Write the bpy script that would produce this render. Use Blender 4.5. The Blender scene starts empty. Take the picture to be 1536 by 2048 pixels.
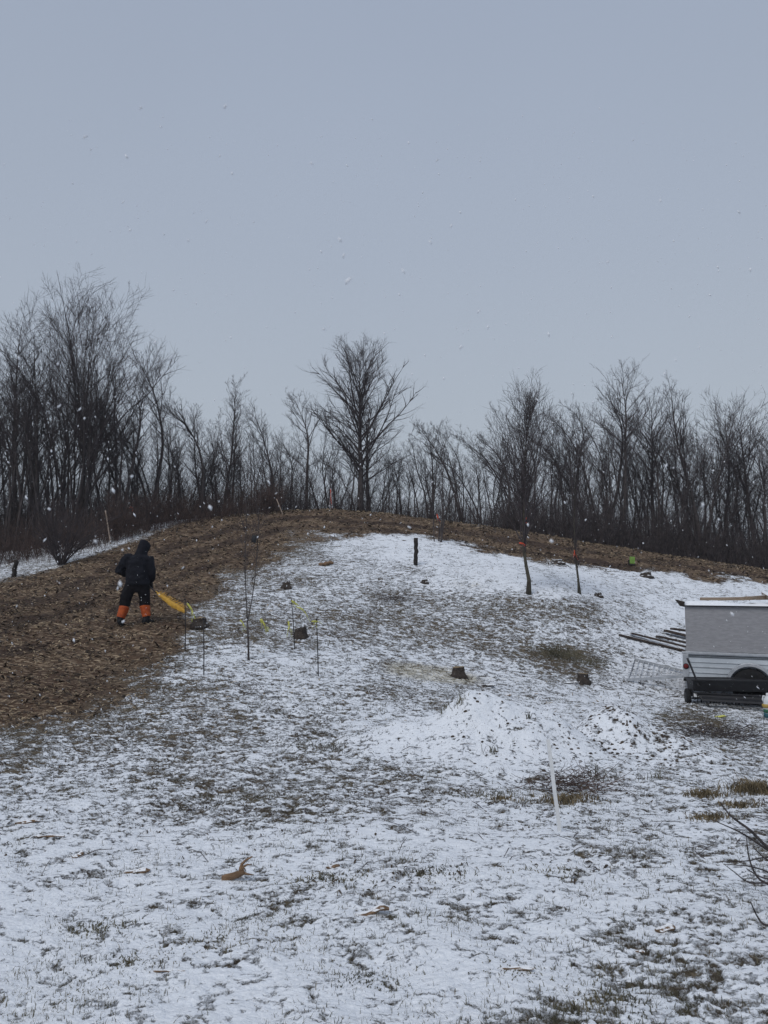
import bpy, bmesh, math, random
import numpy as np
from mathutils import Vector, Matrix
R = math.radians
S = bpy.context.scene
COL = S.collection

# ------------------------------------------------------------------ camera
CAMZ, PITCH, F = 1.6, R(7.93), 1479.0
cd = bpy.data.cameras.new('camera'); cam = bpy.data.objects.new('camera', cd); COL.objects.link(cam)
cam.location = (0, 0, CAMZ); cam.rotation_euler = (math.pi/2 + PITCH, 0, 0)
cd.sensor_fit = 'VERTICAL'; cd.sensor_height = 36; cd.sensor_width = 27; cd.lens = 36*F/2048
cd.clip_start = 0.05; cd.clip_end = 3000
cd.dof.use_dof = True; cd.dof.focus_distance = 13; cd.dof.aperture_fstop = 9
S.camera = cam

# ------------------------------------------------------------------ world and sun
W = bpy.data.worlds.new('World'); S.world = W; W.use_nodes = True
nt = W.node_tree; nt.nodes.clear()
def wn(t): return nt.nodes.new(t)
sky = wn('ShaderNodeTexSky'); sky.sky_type = 'NISHITA'; sky.sun_disc = False
SUN_EL, SUN_ROT = R(52), R(215)
sky.sun_elevation = SUN_EL; sky.sun_rotation = SUN_ROT; sky.dust_density = 6; sky.air_density = 1.5
# the cloud deck: grey layer in front of the blue sky, paler towards the horizon
tc = wn('ShaderNodeTexCoord'); sep = wn('ShaderNodeSeparateXYZ'); nt.links.new(tc.outputs['Generated'], sep.inputs[0])
ramp = wn('ShaderNodeValToRGB'); nt.links.new(sep.outputs['Z'], ramp.inputs[0])
cr = ramp.color_ramp
cr.elements[0].position = 0.0; cr.elements[0].color = (5.15, 5.72, 6.45, 1)
cr.elements[1].position = 0.75; cr.elements[1].color = (4.0, 4.68, 6.0, 1)
e = cr.elements.new(0.22); e.color = (4.98, 5.6, 6.4, 1)
e = cr.elements.new(0.45); e.color = (4.45, 5.1, 6.2, 1)
nz = wn('ShaderNodeTexNoise'); nz.inputs['Scale'].default_value = 1.3; nz.inputs['Detail'].default_value = 3
nt.links.new(tc.outputs['Generated'], nz.inputs['Vector'])
mr = wn('ShaderNodeMapRange'); mr.inputs[1].default_value = .3; mr.inputs[2].default_value = .7; mr.inputs[3].default_value = .97; mr.inputs[4].default_value = 1.03
nt.links.new(nz.outputs['Fac'], mr.inputs[0])
mul = wn('ShaderNodeVectorMath'); mul.operation = 'SCALE'
nt.links.new(ramp.outputs[0], mul.inputs[0]); nt.links.new(mr.outputs[0], mul.inputs['Scale'])
mx = wn('ShaderNodeMix'); mx.data_type = 'RGBA'; mx.inputs[0].default_value = 0.94
nt.links.new(sky.outputs[0], mx.inputs[6]); nt.links.new(mul.outputs[0], mx.inputs[7])
bg = wn('ShaderNodeBackground'); bg.inputs['Strength'].default_value = 0.087
nt.links.new(mx.outputs[2], bg.inputs['Color'])
wo = wn('ShaderNodeOutputWorld'); nt.links.new(bg.outputs[0], wo.inputs[0])

ld = bpy.data.lights.new('sun', 'SUN'); ld.energy = 1.35; ld.angle = R(25); ld.color = (1, .97, .93)
sun = bpy.data.objects.new('sun', ld); COL.objects.link(sun)
sd = Vector((math.sin(SUN_ROT)*math.cos(SUN_EL), math.cos(SUN_ROT)*math.cos(SUN_EL), math.sin(SUN_EL)))
sun.rotation_euler = sd.to_track_quat('Z', 'Y').to_euler()
S.view_settings.view_transform = 'Standard'; S.view_settings.look = 'None'
S.view_settings.exposure = 0.0; S.view_settings.gamma = 1

# ------------------------------------------------------------------ helpers
def P(px, py, Y):
    """pixel of the 1536x2048 photo -> world point at depth Y"""
    u = (px-768)/F; v = (1024-py)/F
    t = Y/(math.cos(PITCH) - v*math.sin(PITCH))
    return Vector((u*t, Y, CAMZ + t*(math.sin(PITCH)+v*math.cos(PITCH))))
def proj(x, y, z):
    """world -> photo pixel (numpy)"""
    zz = z-CAMZ
    d = y*math.cos(PITCH)+zz*math.sin(PITCH); up = -y*math.sin(PITCH)+zz*math.cos(PITCH)
    d = np.maximum(d, .3)
    return 768+F*x/d, 1024-F*up/d

class Noise:
    def __init__(s, seed):
        r = np.random.RandomState(seed); s.g = r.rand(256, 256)*2*np.pi
        s.gx, s.gy = np.cos(s.g), np.sin(s.g)
    def __call__(s, x, y, sc):
        x = np.asarray(x)/sc+1000.3; y = np.asarray(y)/sc+1000.7
        xi = np.floor(x).astype(int); yi = np.floor(y).astype(int); fx = x-xi; fy = y-yi
        u = fx*fx*fx*(fx*(fx*6-15)+10); v = fy*fy*fy*(fy*(fy*6-15)+10)
        def d(i, j):
            a = (xi+i) & 255; b = (yi+j) & 255
            return s.gx[a, b]*(fx-i)+s.gy[a, b]*(fy-j)
        return ((d(0,0)*(1-u)+d(1,0)*u)*(1-v)+(d(0,1)*(1-u)+d(1,1)*u)*v)*1.5
NZ = [Noise(i) for i in range(8)]
def fbm(k, x, y, sc, o=3):
    r = 0; a = 1
    for i in range(o): r = r+a*NZ[(k+i) % 8](x, y, sc); sc /= 2.1; a *= .5
    return r
def sstep(a, b, x):
    t = np.clip((x-a)/(b-a), 0, 1); return t*t*(3-2*t)

# terrain height: thin-plate surface through control points
rows = [
 (3.17, [(0,2048),(768,2048),(1536,2048)]),
 (5.65, [(0,1675),(768,1675),(1536,1678)]),
 (8.5,  [(0,1500),(400,1508),(768,1520),(1150,1533),(1536,1542)]),
 (12.0, [(0,1345),(300,1352),(500,1361),(768,1382),(1000,1408),(1300,1437),(1536,1450)]),
 (15.0, [(0,1250),(270,1257),(600,1285),(900,1330),(1200,1374),(1536,1401)]),
 (20.0, [(0,1180),(300,1168),(600,1165),(900,1190),(1100,1182),(1300,1245),(1536,1288)]),
 (27.0, [(0,1130),(300,1085),(600,1078),(830,1084),(1057,1108),(1300,1138),(1536,1168)]),
 (35.0, [(0,1085),(200,1062),(350,1042),(560,1023),(650,1019),(760,1027),(900,1044),(1050,1064),(1200,1090),(1350,1113),(1536,1140)]),
]
cp = []
for Y, l in rows:
    for px, py in l:
        p = P(px, py, Y); cp.append((p.x, p.y, p.z))
    for (px, py), s in ((l[0], -1), (l[-1], 1)):
        p = P(px, py, Y); cp.append((s*(abs(p.x)+max(8, Y*.7)), Y, p.z)); cp.append((s*(abs(p.x)+55), Y, p.z*.9))
    if Y == 35:
        for px, py in l:
            p = P(px, py, Y); cp.append((p.x*1.15, 42, p.z+.25)); cp.append((p.x*1.6, 62, p.z-2.0)); cp.append((p.x*2.5, 110, p.z-9))
for X in (-60, -20, 0, 20, 60):
    cp.append((X, -15, 0)); cp.append((X*.3, 0.5, 0))
cp = np.array(cp)
def tps(d2): return .5*d2*np.log(d2+1e-9)
n = len(cp)
d2 = (cp[:,None,0]-cp[None,:,0])**2+(cp[:,None,1]-cp[None,:,1])**2
A = np.zeros((n+3, n+3)); A[:n,:n] = tps(d2)+np.eye(n)*1.0
A[:n,n] = 1; A[:n,n+1] = cp[:,0]; A[:n,n+2] = cp[:,1]; A[n:,:n] = A[:n,n:].T
wts = np.linalg.solve(A, np.concatenate([cp[:,2], [0,0,0]]))
def Hbase(x, y):
    x = np.atleast_1d(np.asarray(x, float)); y = np.atleast_1d(np.asarray(y, float))
    xx = np.clip(x, -70, 70); yy = np.clip(y, -14, 112)
    out = wts[n]+wts[n+1]*xx+wts[n+2]*yy
    for i in range(n): out = out+wts[i]*tps((xx-cp[i,0])**2+(yy-cp[i,1])**2)
    far = np.maximum(np.abs(x)-70, 0)+np.maximum(y-112, 0)
    return out-far*.03

# ---- where wood chips lie and how much snow shows (functions of the ground position)
BX = [-900,0,100,200,300,345,385,440,520,600,680,760,900,1050,1150,1300,1536,2600]
BY = [1440,1440,1425,1398,1350,1285,1228,1172,1115,1078,1067,1067,1085,1115,1135,1141,1170,1260]
TX = [-900,0,100,150,250,350,450,560,650,760,900,1050,1200,1350,1536,2600]
TY = [1160,1160,1143,1128,1090,1050,1030,1020,1016,1024,1040,1060,1087,1109,1136,1230]
SN = [ # px, py, cover
 (0,2048,.90),(400,2048,.86),(800,2048,.86),(1200,2048,.72),(1536,2048,.70),(200,1930,.90),(600,1930,.87),(1000,1930,.90),(1400,1930,.72),
 (100,1800,.88),(350,1850,.90),(650,1800,.84),(900,1800,.86),(1200,1780,.91),(1450,1780,.82),(1500,1850,.86),
 (0,1690,.88),(250,1680,.86),(500,1700,.88),(750,1700,.84),(1000,1720,.88),(1250,1700,.76),(1500,1700,.72),
 (0,1600,.72),(200,1600,.74),(400,1600,.68),(600,1600,.66),(800,1620,.74),(1000,1640,.82),(1200,1600,.78),(1400,1640,.80),
 (0,1520,.60),(150,1530,.66),(300,1520,.64),(450,1520,.66),(600,1530,.62),(750,1540,.66),(850,1560,.62),(950,1560,.76),(1150,1580,.64),
 (0,1460,.54),(150,1450,.56),(300,1450,.60),(450,1440,.61),(600,1460,.66),(750,1450,.74),(900,1460,.92),(1050,1450,.95),(1200,1470,.86),(1350,1500,.78),(1500,1480,.62),
 (250,1390,.56),(350,1380,.58),(450,1400,.62),(600,1390,.70),(750,1390,.66),(900,1390,.64),(1100,1390,.72),(1250,1390,.80),(1420,1450,.50),(1500,1430,.72),
 (350,1320,.56),(440,1330,.76),(560,1330,.80),(680,1330,.76),(850,1350,.74),(1000,1350,.72),(1120,1312,.40),(1180,1325,.50),(1250,1330,.80),(1330,1330,.88),
 (380,1260,.55),(480,1260,.57),(600,1275,.58),(700,1260,.58),(800,1260,.62),(900,1260,.58),(1000,1270,.58),(1100,1270,.68),(1250,1280,.84),(1400,1290,.88),
 (430,1200,.56),(520,1200,.62),(600,1200,.66),(700,1200,.62),(790,1200,.54),(900,1220,.62),(1000,1222,.58),(1150,1225,.58),(1250,1230,.70),(1350,1220,.86),(1500,1220,.90),
 (520,1140,.56),(600,1140,.68),(700,1150,.72),(800,1150,.76),(900,1150,.86),(1000,1150,.88),(1150,1165,.86),(1300,1165,.84),(1450,1180,.85),
 (600,1090,.60),(700,1085,.82),(800,1095,.88),(900,1100,.90),(1000,1115,.90),
 (60,1110,.70),(150,1095,.74),(10,1145,.68),(210,1075,.70),(320,1045,.74),(240,1050,.5),(100,1060,.45),(450,1005,.4),(700,1000,.3),(1000,1020,.3),(1300,1080,.3),(560,1010,.5)]
SN = np.array(SN, float)
SN[:,2] += .04*((SN[:,1] > 1170) & (SN[:,1] < 1570) & (SN[:,2] < .8))
def masks(x, y, z):
    px, py = proj(x, y, z)
    px = np.where(y < .5, 768, px); py = np.where(y < .5, 2048, py)
    # mulch
    yb = np.interp(px, BX, BY); yt = np.interp(px, TX, TY)
    wob = fbm(1, x, y, 2.2, 4)+.6*fbm(4, x, y, .7, 3)
    wb = np.interp(px, [0,200,400,600,760,1536], [38,50,44,20,9,9])
    m = sstep(-1, 1, (yb-py)/wb + wob*1.1)*sstep(-1, 1, (py-yt)/7+wob*.8)
    # snow cover, inverse distance weighting with the vertical pixel distance stretched
    px2 = np.clip(px, -50, 1586); py2 = np.clip(py, 1000, 2080)
    num = 0; den = 0
    for a, b, c in SN:
        sc = np.interp(b, [1000,1300,2048], [1.0,1.0,.55])
        w = 1/((((px2-a)*.6*sc)**2+((py2-b)*1.6*sc)**2)+250)**2
        num = num+w*c; den = den+w
    s = num/den
    s = s+(fbm(3, x, y, 1.6, 4)*.07)+(fbm(5, x, y, .5, 2)*.045)
    s = s*(1-.62*m**1.6)-.12*m**1.6
    return m, s
def rutmask(x, y, z):
    px, py = proj(x, y, z); k = np.interp(px, [0,300,600,1000,1536], [1,.8,.36,.42,.40])
    d = (py-np.interp(px, TX, TY))/k+14*fbm(0, x, y, 4., 2)
    g_ = np.exp(-((d-52)/11)**2)+np.exp(-((d-96)/13)**2)+.7*np.exp(-((d-150)/12)**2)*(px < 500)
    return np.where(y > 6, g_, 0)*np.clip(.75+fbm(5, x, y, 1.6, 3)*1.1, 0, 1.2)
def relief(x, y, m, d):
    r = fbm(2, x, y, 2.6, 2)*.035+fbm(4, x, y, .55, 2)*.020*np.clip(1.4-d/60, 0, 1)
    r = r+fbm(6, x, y, .17, 2)*.010*np.clip(1.5-d/14, 0, 1)
    return r*(1+.8*m)
def rut(x, y, z, m): return -m*.07*rutmask(x, y, z)
def Hfull(x, y):
    x = np.atleast_1d(np.asarray(x, float)); y = np.atleast_1d(np.asarray(y, float))
    z = Hbase(x, y); m, s = masks(x, y, z); d = np.hypot(x, y)
    return z+relief(x, y, m, d)+rut(x, y, z, m), m, s
def gz(x, y): return float(Hfull(x, y)[0][0])
def G(px, py, lo=2.2, hi=60):
    """ground point seen at a photo pixel"""
    Ys = np.geomspace(lo, hi, 500)
    pts = [P(px, py, Y) for Y in Ys]
    X = np.array([p.x for p in pts]); Z = np.array([p.z for p in pts])
    h = Hbase(X, Ys); k = np.argmax(Z <= h)
    if not (Z <= h).any(): k = len(Ys)-1
    return Vector((X[k], Ys[k], gz(X[k], Ys[k])))

def mesh_np(name, V, faces_flat, nper, mat=None, smooth=True, attrs=None):
    me = bpy.data.meshes.new(name)
    V = np.asarray(V, np.float32); Fc = np.asarray(faces_flat, np.int32)
    me.vertices.add(len(V)); me.vertices.foreach_set('co', V.ravel())
    nf = len(Fc)//nper
    me.loops.add(len(Fc)); me.loops.foreach_set('vertex_index', Fc)
    me.polygons.add(nf); me.polygons.foreach_set('loop_start', np.arange(0, len(Fc), nper, dtype=np.int32))
    me.polygons.foreach_set('loop_total', np.full(nf, nper, np.int32))
    me.polygons.foreach_set('use_smooth', np.full(nf, smooth))
    if attrs:
        for k, v in attrs.items():
            a = me.attributes.new(k, 'FLOAT', 'POINT'); a.data.foreach_set('value', np.asarray(v, np.float32))
    me.update(calc_edges=True)
    if mat: me.materials.append(mat)
    return me
def link(name, me, parent=None, loc=None):
    o = bpy.data.objects.new(name, me); COL.objects.link(o)
    if parent: o.parent = parent
    if loc is not None: o.location = loc
    return o
def tag(o, label=None, cat=None, group=None, kind=None):
    if label: o['label'] = label
    if cat: o['category'] = cat
    if group: o['group'] = group
    if kind: o['kind'] = kind
    return o
def thing(name, label, cat, loc=(0,0,0), rz=0, group=None):
    o = bpy.data.objects.new(name, None); o.empty_display_size = .1; COL.objects.link(o)
    o.location = loc; o.rotation_euler = (0, 0, rz); return tag(o, label, cat, group)

class MB:
    """collects vertices and faces of one mesh"""
    def __init__(s): s.v = []; s.f = []
    def tube(s, pts, rad, n=6, cap=True, squash=1.0):
        pts = [Vector(p) for p in pts]; b = len(s.v); N = len(pts)
        ref = None
        for i, p in enumerate(pts):
            t = (pts[min(i+1, N-1)]-pts[max(i-1, 0)])
            t = t.normalized() if t.length > 1e-9 else Vector((0,0,1))
            if ref is None:
                ref = t.cross(Vector((0,1,0)) if abs(t.y) < .9 else Vector((1,0,0))).normalized()
            ref = (ref-t*ref.dot(t)).normalized(); bi = t.cross(ref)
            r = rad[i] if hasattr(rad, '__len__') else rad
            for k in range(n):
                a = 2*math.pi*k/n
                s.v.append(tuple(p+ref*math.cos(a)*r+bi*math.sin(a)*r*squash))
        for i in range(N-1):
            for k in range(n):
                a = b+i*n+k; c = b+i*n+(k+1) % n; s.f.append((a, c, c+n, a+n))
        if cap:
            s.f.append(tuple(b+k for k in range(n))[::-1]); s.f.append(tuple(b+(N-1)*n+k for k in range(n)))
    def box(s, c, size, rot=None, jit=0):
        b = len(s.v); c = Vector(c)
        for z in (-.5, .5):
            for x, y in ((-.5,-.5),(.5,-.5),(.5,.5),(-.5,.5)):
                p = Vector((x*size[0], y*size[1], z*size[2]))
                if jit: p += Vector([random.uniform(-jit, jit) for _ in range(3)])
                if rot: p = rot @ p
                s.v.append(tuple(p+c))
        for f in ((3,2,1,0),(4,5,6,7),(0,1,5,4),(1,2,6,5),(2,3,7,6),(3,0,4,7)): s.f.append(tuple(b+i for i in f))
    def beam(s, a, b_, w, h):
        a = Vector(a); b_ = Vector(b_); d = b_-a
        q = d.to_track_quat('X', 'Z').to_matrix()
        s.box((a+b_)/2, (d.length, w, h), q)
    def loft(s, rings, cap=True):
        b = len(s.v); n = len(rings[0])
        for r in rings: s.v += [tuple(p) for p in r]
        for i in range(len(rings)-1):
            for k in range(n):
                a = b+i*n+k; c = b+i*n+(k+1) % n; s.f.append((a, c, c+n, a+n))
        if cap:
            s.f.append(tuple(b+k for k in range(n))[::-1]); s.f.append(tuple(b+(len(rings)-1)*n+k for k in range(n)))
    def mesh(s, name, mat, smooth=False):
        me = bpy.data.meshes.new(name); me.from_pydata(s.v, [], s.f); me.materials.append(mat)
        if smooth: me.polygons.foreach_set('use_smooth', [True]*len(me.polygons))
        me.update(); return me
    def build(s, name, mat, parent=None, smooth=False, bevel=0):
        o = link(name, s.mesh(name, mat, smooth), parent)
        if bevel:
            m = o.modifiers.new('b', 'BEVEL'); m.width = bevel; m.segments = 2; m.limit_method = 'ANGLE'
        return o

# ------------------------------------------------------------------ materials
def mat_new(name):
    m = bpy.data.materials.new(name); m.use_nodes = True; t = m.node_tree; t.nodes.clear()
    o = t.nodes.new('ShaderNodeOutputMaterial'); b = t.nodes.new('ShaderNodeBsdfPrincipled')
    t.links.new(b.outputs[0], o.inputs[0]); return m, t, b
def nod(t, typ, **kw):
    x = t.nodes.new(typ)
    for k, v in kw.items(): setattr(x, k, v)
    return x
def noise(t, vec, scale, detail=4, rough=.55, dist=0):
    x = nod(t, 'ShaderNodeTexNoise'); x.inputs['Scale'].default_value = scale; x.inputs['Detail'].default_value = detail
    x.inputs['Roughness'].default_value = rough; x.inputs['Distortion'].default_value = dist
    t.links.new(vec, x.inputs['Vector']); return x.outputs['Fac']
def math_(t, op, a, b=None, c=None):
    x = nod(t, 'ShaderNodeMath', operation=op)
    for i, q in enumerate((a, b, c)):
        if q is None: continue
        if isinstance(q, (int, float)): x.inputs[i].default_value = q
        else: t.links.new(q, x.inputs[i])
    return x.outputs[0]
def mrange(t, v, a, b, c=0., d=1., smooth=True):
    x = nod(t, 'ShaderNodeMapRange'); x.interpolation_type = 'SMOOTHSTEP' if smooth else 'LINEAR'
    t.links.new(v, x.inputs[0])
    for i, q in enumerate((a, b, c, d)): x.inputs[i+1].default_value = q
    return x.outputs[0]
def mixc(t, f, a, b):
    x = nod(t, 'ShaderNodeMix', data_type='RGBA')
    if isinstance(f, (int, float)): x.inputs[0].default_value = f
    else: t.links.new(f, x.inputs[0])
    for i, q in ((6, a), (7, b)):
        if isinstance(q, tuple): x.inputs[i].default_value = (*q, 1)
        else: t.links.new(q, x.inputs[i])
    return x.outputs[2]
def bump(t, h, strength=.4, dist=.02):
    x = nod(t, 'ShaderNodeBump'); x.inputs['Strength'].default_value = strength; x.inputs['Distance'].default_value = dist
    t.links.new(h, x.inputs['Height']); return x.outputs[0]
def simple(name, c1, c2=None, scale=8, rough=.8, bs=.2, bd=.005, metal=0, stretch=None, snow=None, spec=.3):
    """two-tone noisy surface; snow = how readily loose snow lies on faces that look up"""
    m, t, b = mat_new(name); c2 = c2 or tuple(x*.6 for x in c1)
    g = nod(t, 'ShaderNodeTexCoord'); v = g.outputs['Object']
    if stretch:
        mp = nod(t, 'ShaderNodeMapping'); mp.inputs['Scale'].default_value = stretch; t.links.new(v, mp.inputs[0]); v = mp.outputs[0]
    f = noise(t, v, scale, 6, .65); col = mixc(t, mrange(t, f, .32, .68), c2, c1)
    nrm = bump(t, f, bs, bd)
    if snow:
        ge = nod(t, 'ShaderNodeNewGeometry'); sp = nod(t, 'ShaderNodeSeparateXYZ'); t.links.new(ge.outputs['Normal'], sp.inputs[0])
        f2 = noise(t, g.outputs['Object'], 14, 4)
        k = math_(t, 'ADD', sp.outputs['Z'], math_(t, 'MULTIPLY', math_(t, 'SUBTRACT', f2, .5), 1.2))
        sm = mrange(t, k, 1-snow, 1-snow+.15); col = mixc(t, sm, col, (.78, .80, .83))
    t.links.new(col, b.inputs['Base Color']); t.links.new(nrm, b.inputs['Normal'])
    b.inputs['Roughness'].default_value = rough; b.inputs['Metallic'].default_value = metal
    b.inputs['Specular IOR Level'].default_value = spec
    return m

def ground_mat():
    m, t, b = mat_new('snowy_ground')
    g = nod(t, 'ShaderNodeTexCoord'); v = g.outputs['Object']
    def at(n):
        a = nod(t, 'ShaderNodeAttribute', attribute_name=n); return a.outputs['Fac']
    mu, sn, saw, ru = at('mulch'), at('snow'), at('saw'), at('rut')
    mp = nod(t, 'ShaderNodeMapping'); mp.inputs['Rotation'].default_value = (0, 0, .25); mp.inputs['Scale'].default_value = (.8, 1.12, 1); t.links.new(v, mp.inputs[0]); sv = mp.outputs[0]
    nA = noise(t, sv, 7.5, 9, .66, .8)
    nB = noise(t, sv, 26, 6, .65, .4)
    nC = noise(t, v, 1.3, 5, .6)
    nD = noise(t, v, 60, 3, .6)
    mix_n = math_(t, 'ADD', math_(t, 'MULTIPLY', nA, .58), math_(t, 'MULTIPLY', nB, .42))
    k = math_(t, 'ADD', math_(t, 'SUBTRACT', sn, .62), math_(t, 'MULTIPLY', math_(t, 'SUBTRACT', mix_n, .5), 3.0))
    smask = mrange(t, k, -.10, .16)
    # bare turf and dead leaves
    grass = mixc(t, mrange(t, nB, .35, .65), (.066, .054, .041), (.17, .138, .095))
    grass = mixc(t, mrange(t, nC, .45, .65), grass, mixc(t, mrange(t, nB, .4, .62), (.055, .045, .035), (.15, .12, .09)))
    # wood chips: streaky cells
    vor = nod(t, 'ShaderNodeTexVoronoi', feature='F1'); vor.inputs['Scale'].default_value = 16
    mp2 = nod(t, 'ShaderNodeMapping'); mp2.inputs['Scale'].default_value = (.45, 1.3, 1); mp2.inputs['Rotation'].default_value = (0, 0, .3); t.links.new(v, mp2.inputs[0])
    t.links.new(mp2.outputs[0], vor.inputs['Vector'])
    sx = nod(t, 'ShaderNodeSeparateColor'); t.links.new(vor.outputs['Color'], sx.inputs[0])
    chip = mixc(t, mrange(t, sx.outputs[0], .1, .95, smooth=False), (.120, .085, .059), (.42, .325, .225))
    chip = mixc(t, mrange(t, vor.outputs['Distance'], .25, .6), chip, (.09, .058, .038))
    mp3 = nod(t, 'ShaderNodeMapping'); mp3.inputs['Rotation'].default_value = (0, 0, .32); mp3.inputs['Scale'].default_value = (.28, 1.1, 1); t.links.new(v, mp3.inputs[0])
    streak = noise(t, mp3.outputs[0], .9, 6, .6)
    chip = mixc(t, mrange(t, streak, .40, .60), mixc(t, .5, chip, (.058, .036, .027)), chip)
    wet = mrange(t, math_(t, 'ADD', ru, math_(t, 'MULTIPLY', math_(t, 'SUBTRACT', nA, .5), 1.2)), .12, .55)
    chip = mixc(t, math_(t, 'MULTIPLY', wet, .72), chip, (.040, .027, .022))
    col = mixc(t, mu, grass, chip)
    # sawdust
    sm = mrange(t, math_(t, 'ADD', saw, math_(t, 'MULTIPLY', math_(t, 'SUBTRACT', nA, .5), 1.5)), .45, .75)
    snowc = mixc(t, mrange(t, nD, .3, .7), (.74, .775, .83), (.82, .85, .89))
    col = mixc(t, smask, col, snowc)
    col = mixc(t, math_(t, 'MULTIPLY', math_(t, 'MULTIPLY', sm, mrange(t, nB, .35, .6)), .7), col, (.47, .41, .26))
    t.links.new(col, b.inputs['Base Color'])
    h = math_(t, 'ADD', math_(t, 'MULTIPLY', smask, .6), math_(t, 'MULTIPLY', nB, .7))
    t.links.new(bump(t, h, .4, .015), b.inputs['Normal'])
    b.inputs['Roughness'].default_value = .9; b.inputs['Specular IOR Level'].default_value = .15
    # the snow lies as a real layer on the turf
    dp = nod(t, 'ShaderNodeDisplacement'); dp.inputs['Midlevel'].default_value = 0; dp.inputs['Scale'].default_value = 1
    t.links.new(math_(t, 'SUBTRACT', math_(t, 'ADD', math_(t, 'MULTIPLY', smask, .014), math_(t, 'MULTIPLY', nB, .022)), .022), dp.inputs['Height'])
    out = [x for x in t.nodes if x.type == 'OUTPUT_MATERIAL'][0]; t.links.new(dp.outputs[0], out.inputs['Displacement'])
    m.displacement_method = 'BOTH'
    return m
M = {}
M['ground'] = ground_mat()
M['bark'] = simple('bark_grey', (.088,.076,.074), (.034,.029,.030), 14, .95, .5, .01, stretch=(1,1,.25))
M['twig'] = simple('twig_bark', (.080,.066,.068), (.040,.033,.036), 9, .95, .1)
M['bark2'] = simple('bark_olive', (.085,.078,.058), (.040,.036,.030), 16, .95, .5, .006, stretch=(1,1,.3))
M['red_twig'] = simple('bramble_stem', (.13,.088,.076), (.040,.029,.027), 5, .9, .1)
M['dark_twig'] = simple('brush_stem', (.115,.095,.095), (.030,.026,.030), 5, .95, .1)
M['grassA'] = simple('dead_grass', (.15,.135,.09), (.06,.06,.042), 2.5, .9, 0)
M['straw'] = simple('straw', (.22,.175,.105), (.085,.066,.04), 9, .9, 0)
M['leaf'] = simple('dead_leaf', (.085,.062,.045), (.028,.022,.019), 4, .9, .1)
M['chipA'] = simple('wood_chip', (.52,.41,.27), (.12,.08,.052), 3.1, .9, .2)
M['snow'] = simple('loose_snow', (.82,.85,.89), (.74,.77,.82), 20, .9, .3, .01)
M['flake'] = simple('snowflake', (.80,.82,.86), (.74,.76,.8), 5, .9, 0)
M['wood'] = simple('split_wood', (.27,.17,.10), (.12,.075,.045), 18, .85, .5, .006, stretch=(.3,1.5,1.5))
M['wood_s'] = simple('split_wood_snowy', (.24,.155,.095), (.10,.065,.04), 18, .85, .5, .006, snow=.3)
M['cut'] = simple('cut_wood_face', (.30,.23,.145), (.20,.15,.09), 12, .85, .2)
M['stump'] = simple('stump_bark', (.062,.050,.042), (.025,.02,.018), 16, .95, .7, .01, snow=.3)
M['post'] = simple('dark_post', (.038,.032,.030), (.016,.014,.014), 20, .95, .6, .008)
M['white_plastic'] = simple('white_lath', (.74,.75,.75), (.64,.65,.66), 6, .5, .05)
M['pale_wood'] = simple('pale_pole', (.42,.34,.28), (.28,.22,.18), 8, .8, .2)
M['rod'] = simple('dark_rod', (.028,.025,.027), (.014,.013,.014), 6, .6, .05)
M['yellow_tape'] = simple('yellow_tape', (.62,.60,.14), (.48,.50,.12), 6, .5, .05)
M['gold'] = simple('golden_strip', (.62,.37,.055), (.42,.22,.03), 14, .6, .5, .01)
M['orange_tape'] = simple('orange_tape', (.72,.10,.04), (.55,.07,.03), 6, .5, .05)
M['black'] = simple('black_plastic', (.020,.020,.023), (.012,.012,.014), 8, .5, .1, spec=.4)
M['jacket'] = simple('navy_black_jacket', (.014,.015,.022), (.006,.007,.011), 7, .85, .8, .03, spec=.15)
M['trouser'] = simple('charcoal_trousers', (.014,.013,.016), (.007,.007,.009), 8, .9, .5, .02, spec=.1)
M['gaiter'] = simple('orange_gaiter', (.46,.095,.018), (.28,.045,.012), 14, .7, .5, .01)
M['boot'] = simple('dark_boot', (.012,.013,.017), (.007,.008,.010), 9, .6, .3, spec=.2)
M['skin'] = simple('skin', (.45,.27,.2), (.4,.24,.18), 9, .6, .05)
M['green'] = simple('lime_panel', (.20,.34,.07), (.14,.26,.05), 8, .6, .1)

# ------------------------------------------------------------------ ground
SAWS = [(840,1350,.9,.55), (890,1346,.7,.5), (1270,1352,.7,.35), (610,1128,.8,.35), (915,1168,.9,.28), (960,1175,.7,.2), (440,1262,.35,.3), (740,1136,.6,.25), (1040,1360,.5,.3)]
SAWW = [(G(a, b), r, s) for a, b, r, s in SAWS]
def sawmask(x, y):
    o = 0
    for p, r, s in SAWW: o = o+s*1.3*np.exp(-(((x-p.x)/(r*1.25))**2+((y-p.y)/r)**2))
    return o
th_in = np.linspace(-33, 33, 760)
th = np.concatenate([np.linspace(-180, -70, 40)[:-1], np.linspace(-70, -33, 90)[:-1], th_in, np.linspace(33, 70, 90)[1:], np.linspace(70, 180, 40)[1:-1]])
th = np.radians(th)
rr = np.concatenate([[0.02, .3, .7, 1.1, 1.5], np.geomspace(1.8, 46, 820), np.geomspace(47, 900, 60)])
TH, RR = np.meshgrid(th, rr)
gx, gy = (np.sin(TH)*RR).ravel(), (np.cos(TH)*RR).ravel()
hz, hm, hs = Hfull(gx, gy)
nr, nc = RR.shape
ii = (np.arange(nr-1)[:,None]*nc+np.arange(nc)[None,:]).ravel()
jj = (np.arange(nr-1)[:,None]*nc+((np.arange(nc)+1) % nc)[None,:]).ravel()
fc = np.stack([ii, jj, jj+nc, ii+nc], 1).ravel()
gme = mesh_np('ground', np.stack([gx, gy, hz], 1), fc, 4, M['ground'], True, {'mulch': hm, 'snow': hs, 'saw': sawmask(gx, gy), 'rut': rutmask(gx, gy, hz)})
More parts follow.
